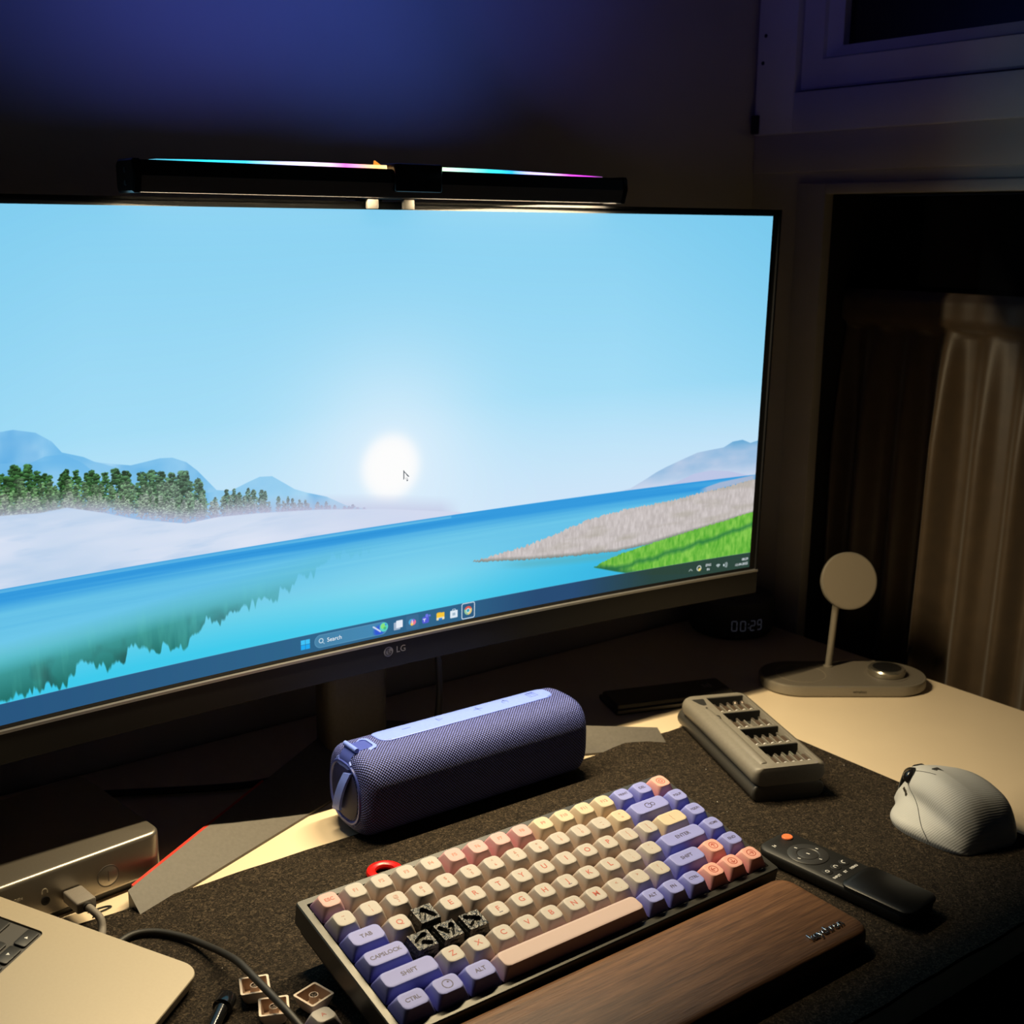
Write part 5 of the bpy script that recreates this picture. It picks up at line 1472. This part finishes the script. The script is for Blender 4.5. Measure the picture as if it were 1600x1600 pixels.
# ------------------------------------------------------------------ round clock speaker behind the monitor's right end
M_ech = new_mat('clock_fabric', (0.055, 0.055, 0.058, 1), .9, var=.2, scale=1400, bump=.4, bscale=1600)
M_echt = new_mat('clock_top', (0.075, 0.075, 0.078, 1), .6)
M_led = new_mat('clock_digits', (.02, .02, .02, 1), .6, emit=(.42, .43, .58, 1), estr=.04)
ech = thing('clock_speaker', 'dark round smart speaker with dim clock digits 00:29, in shadow beside the monitor', 'clock', (733, 325, 0))
b = MB(); b.lathe([(44, 0), (47.5, 2), (49.5, 8), (49.5, 34), (48, 41)], 56); b.build('fabric_side', M_ech, ech, ang=50)
b = MB(); b.lathe([(48, 41), (46.5, 43.5), (44, 44.2), (.5, 44.2)], 56); b.build('top', M_echt, ech, ang=50)
for k in range(4):
    a = math.radians(45 + 90 * k); b = MB(); b.lathe([(3, 44.2), (3, 44.5)], 14, 30 * math.cos(a), 30 * math.sin(a)); b.build('button', M_ech, ech)
SEG = {'0': 'abcdef', '2': 'abged', '9': 'abcfgd', '5': 'afgcd'}
SG = {'a': ((-2.6, 5), (2.6, 5)), 'b': ((3, 4.6), (3, .4)), 'c': ((3, -.4), (3, -4.6)), 'd': ((-2.6, -5), (2.6, -5)), 'e': ((-3, -4.6), (-3, -.4)), 'f': ((-3, 4.6), (-3, .4)), 'g': ((-2.6, 0), (2.6, 0))}
va = math.radians(-118.0)
def oncyl(u, v, d=.25):
    a = va + u / 49.5
    return ((49.5 + d) * math.cos(a), (49.5 + d) * math.sin(a), 18 + v)
for ch, u0 in (('0', -7.0 - 5.5), ('0', -2.5), (':', 4.2), ('2', 9.5), ('9', 19)):
    q = MB()
    segs = [stroke((SG[s_][0][0] * .95, SG[s_][0][1] * 1.15), (SG[s_][1][0] * .95, SG[s_][1][1] * 1.15), 1.0) for s_ in SEG.get(ch, '')]
    if ch == ':': segs = [[(-.6, 1.6), (.6, 1.6), (.6, 2.8), (-.6, 2.8)], [(-.6, -2.8), (.6, -2.8), (.6, -1.6), (-.6, -1.6)]]
    for P in segs: q.loft([[oncyl(u0 + a, c__, .1) for a, c__ in P], [oncyl(u0 + a, c__, .3) for a, c__ in P]])
    q.build('digit' if ch != ':' else 'colon', M_led, ech, smooth=False)

# ------------------------------------------------------------------ dark cable hanging from the monitor to the desk
cp = [(246, 236, 190), (250, 232, 120), (252, 230, 60), (246, 232, 22), (226, 238, 7), (190, 250, 4), (140, 262, 4), (100, 262, 4), (60, 275, 4), (-40, 330, 4)]
q = MB().tube(catmull(cp, 6), 3.0, 10)
cm_, sm_ = math.cos(-MYAW), math.sin(-MYAW)
q.xf(lambda x, y, z: ((x - MQ[0]) * cm_ - (y - MQ[1]) * sm_, (x - MQ[0]) * sm_ + (y - MQ[1]) * cm_, z)); q.build('cable', M_cord, mon)

# ------------------------------------------------------------------ grey ergonomic mouse
M_mouse = bpy.data.materials.new('mouse_grey'); M_mouse.use_nodes = True
nt = M_mouse.node_tree; pb = nt.nodes['Principled BSDF']
tc = nt.nodes.new('ShaderNodeTexCoord'); wv = nt.nodes.new('ShaderNodeTexWave'); wv.wave_type = 'BANDS'; wv.bands_direction = 'Z'
mp = nt.nodes.new('ShaderNodeMapping'); mp.inputs['Rotation'].default_value = (math.radians(62), 0, math.radians(0))
nt.links.new(tc.outputs['Object'], mp.inputs['Vector']); nt.links.new(mp.outputs['Vector'], wv.inputs['Vector'])
wv.inputs['Scale'].default_value = 150; wv.inputs['Distortion'].default_value = 3.0; wv.inputs['Detail'].default_value = 1; wv.inputs['Detail Scale'].default_value = .4
bp = nt.nodes.new('ShaderNodeBump'); bp.inputs['Strength'].default_value = .16; bp.inputs['Distance'].default_value = .0005
nt.links.new(wv.outputs['Color'], bp.inputs['Height']); nt.links.new(bp.outputs['Normal'], pb.inputs['Normal'])
pb.inputs['Base Color'].default_value = (0.46, 0.47, 0.475, 1); pb.inputs['Roughness'].default_value = .55
mrz = math.radians(-14)
mou = thing('computer_mouse', 'pale grey ergonomic mouse with a thumb rest, at the right edge of the mat', 'mouse', (505, -119, 3), (0, 0, mrz))
mou.scale = (.94, .86, .86)
# cross sections from the heel (-y) to the front (+y): xl wing, xr right, h ridge height, xp ridge x, w wing flare 0..1
SEC = [(-62, -24, 22, 7, -2, 0), (-58, -31, 30, 24, -3, 0), (-46, -38, 36, 41, -6, .1), (-28, -44, 38, 49, -9, .45), (-8, -48, 38, 51.5, -10, .9), (8, -47, 37, 50, -9, 1), (20, -41, 35, 46.5, -7, .8), (30, -29, 34, 43, -5, .35), (40, -20, 33, 38, -2, .05), (48, -15, 30, 31, 2, 0), (53, -10, 27, 18, 3, 0), (55, -6, 22, 9, 3, 0)]
secs = catmull([np.array(s_, float) for s_ in SEC], 4)
rings = []
for (y, xl_, xr_, h, xp, wf) in secs:
    ctrl = [(xr_ - 2, 0), (xr_, h * .12), (xr_ - 1, h * .5), (xr_ - 9, h * .84), (xp + 8, h * .985), (xp, h), (xp - 9, h * .95),
            (xl_ + 12 + 8 * wf, h * (.72)), (xl_ + 7 + 13 * wf, h * (.50 - .02 * wf)), (xl_ + 3 + 9 * wf, h * (.36 - .03 * wf)), (xl_ + 1 + 1.5 * wf, h * .22), (xl_, h * .11), (xl_ + 2, 0)]
    rings.append([(p[0], y, max(0, p[1])) for p in catmull([np.array(c__, float) for c__ in ctrl], 4)])
b = MB(); b.loft([r_[::-1] for r_ in rings][::-1] if False else rings); 
mo = b.build('shell', M_mouse, mou, ang=60)
def shell_pt(y, t, d=0.0):
    """point on the shell: y station, t along the section 0..1"""
    ysec = np.array([s_[0] for s_ in secs]); j = int(np.clip(np.searchsorted(ysec, y) - 1, 0, len(secs) - 2))
    f = (y - ysec[j]) / (ysec[j + 1] - ysec[j])
    k = t * (len(rings[0]) - 1); i = int(min(k, len(rings[0]) - 2)); g = k - i
    at = lambda jj, ii: np.array(rings[jj][ii])
    p = (at(j, i) * (1 - g) + at(j, i + 1) * g) * (1 - f) + (at(j + 1, i) * (1 - g) + at(j + 1, i + 1) * g) * f
    du = (at(j, i + 1) - at(j, i)); dv = at(j + 1, i) - at(j, i)
    n_ = np.cross(du, dv); n_ /= np.linalg.norm(n_) + 1e-9
    if n_ @ (p - np.array((0, p[1], 18))) < 0: n_ = -n_
    return p + n_ * d
M_seam = new_mat('seam_dark', (.03, .03, .03, 1), .6)
def seam(name, pts, r=.35):
    q = MB(); q.tube([tuple(shell_pt(y, t, .0)) for y, t in catmull([np.array(p, float) for p in pts], 8)], r, 6); return q.build(name, M_seam, mou)
seam('thumb_seam', [(20, .60), (6, .66), (-8, .72), (-22, .80), (-30, .87), (-34, .95)])
seam('button_seam', [(22, .50), (8, .485), (-4, .465)])
wv_ = shell_pt(27, .555, -.5)
q = MB(); q.tube([(-6.5, 0, 0), (-6, 0, 0), (-4, 0, 0), (-2, 0, 0), (2, 0, 0), (4, 0, 0), (6, 0, 0), (6.5, 0, 0)], [2.5, 4.2, 6.2, 7.0, 7.0, 6.2, 4.2, 2.5], 28)
rm_ = Matrix.Rotation(math.radians(-58), 4, 'Z') @ Matrix.Rotation(math.radians(52), 4, 'Y')
q.xf(lambda x, y, z: tuple(np.array((rm_ @ Vector((x, y, z)))[:]) + wv_ + np.array((0.5, 0, 0))))
q.build('thumb_wheel', M_gloss, mou)
vs, fs = [], []
for i, t in enumerate(np.linspace(.47, .625, 9)):
    for j, y in enumerate(np.linspace(20, 56, 13)):
        ed = abs((t - .548) / .078)
        yy = 38 + (y - 38) * (1 - .35 * ed ** 3)
        vs.append(tuple(shell_pt(yy, t, .45)))
for i in range(8):
    for j in range(12):
        a = i * 13 + j; fs.append((a, a + 1, a + 14, a + 13))
b = MB().add(vs, fs); b.build('wheel_recess', M_rem2, mou, ang=60)
for k in range(2):
    vs, fs = [], []
    for i, t in enumerate(np.linspace(.665, .69, 3)):
        for j, y in enumerate(np.linspace(20 + 9 * k, 28 + 9 * k, 5)): vs.append(tuple(shell_pt(y, t + .003 * math.sin(j * 1.5), .5)))
    for i in range(2):
        for j in range(4):
            a = i * 5 + j; fs.append((a, a + 1, a + 6, a + 5))
    MB().add(vs, fs).build('side_button', M_rem2, mou, ang=60)
q = MB(); q.tube([(-3.5, 0, 0), (-3, 0, 0), (3, 0, 0), (3.5, 0, 0)], [8.5, 9.5, 9.5, 8.5], 30); p_ = shell_pt(36, .40, -5); q.xf(lambda x, y, z: (x + 0, y + 34, z + 32)); q.build('scroll_wheel', M_gloss, mou)
q = MB(); q.box(-10, -3, -2, 9, 48.0, 51.0, 1.2); q.build('mode_button', M_seam, mou)
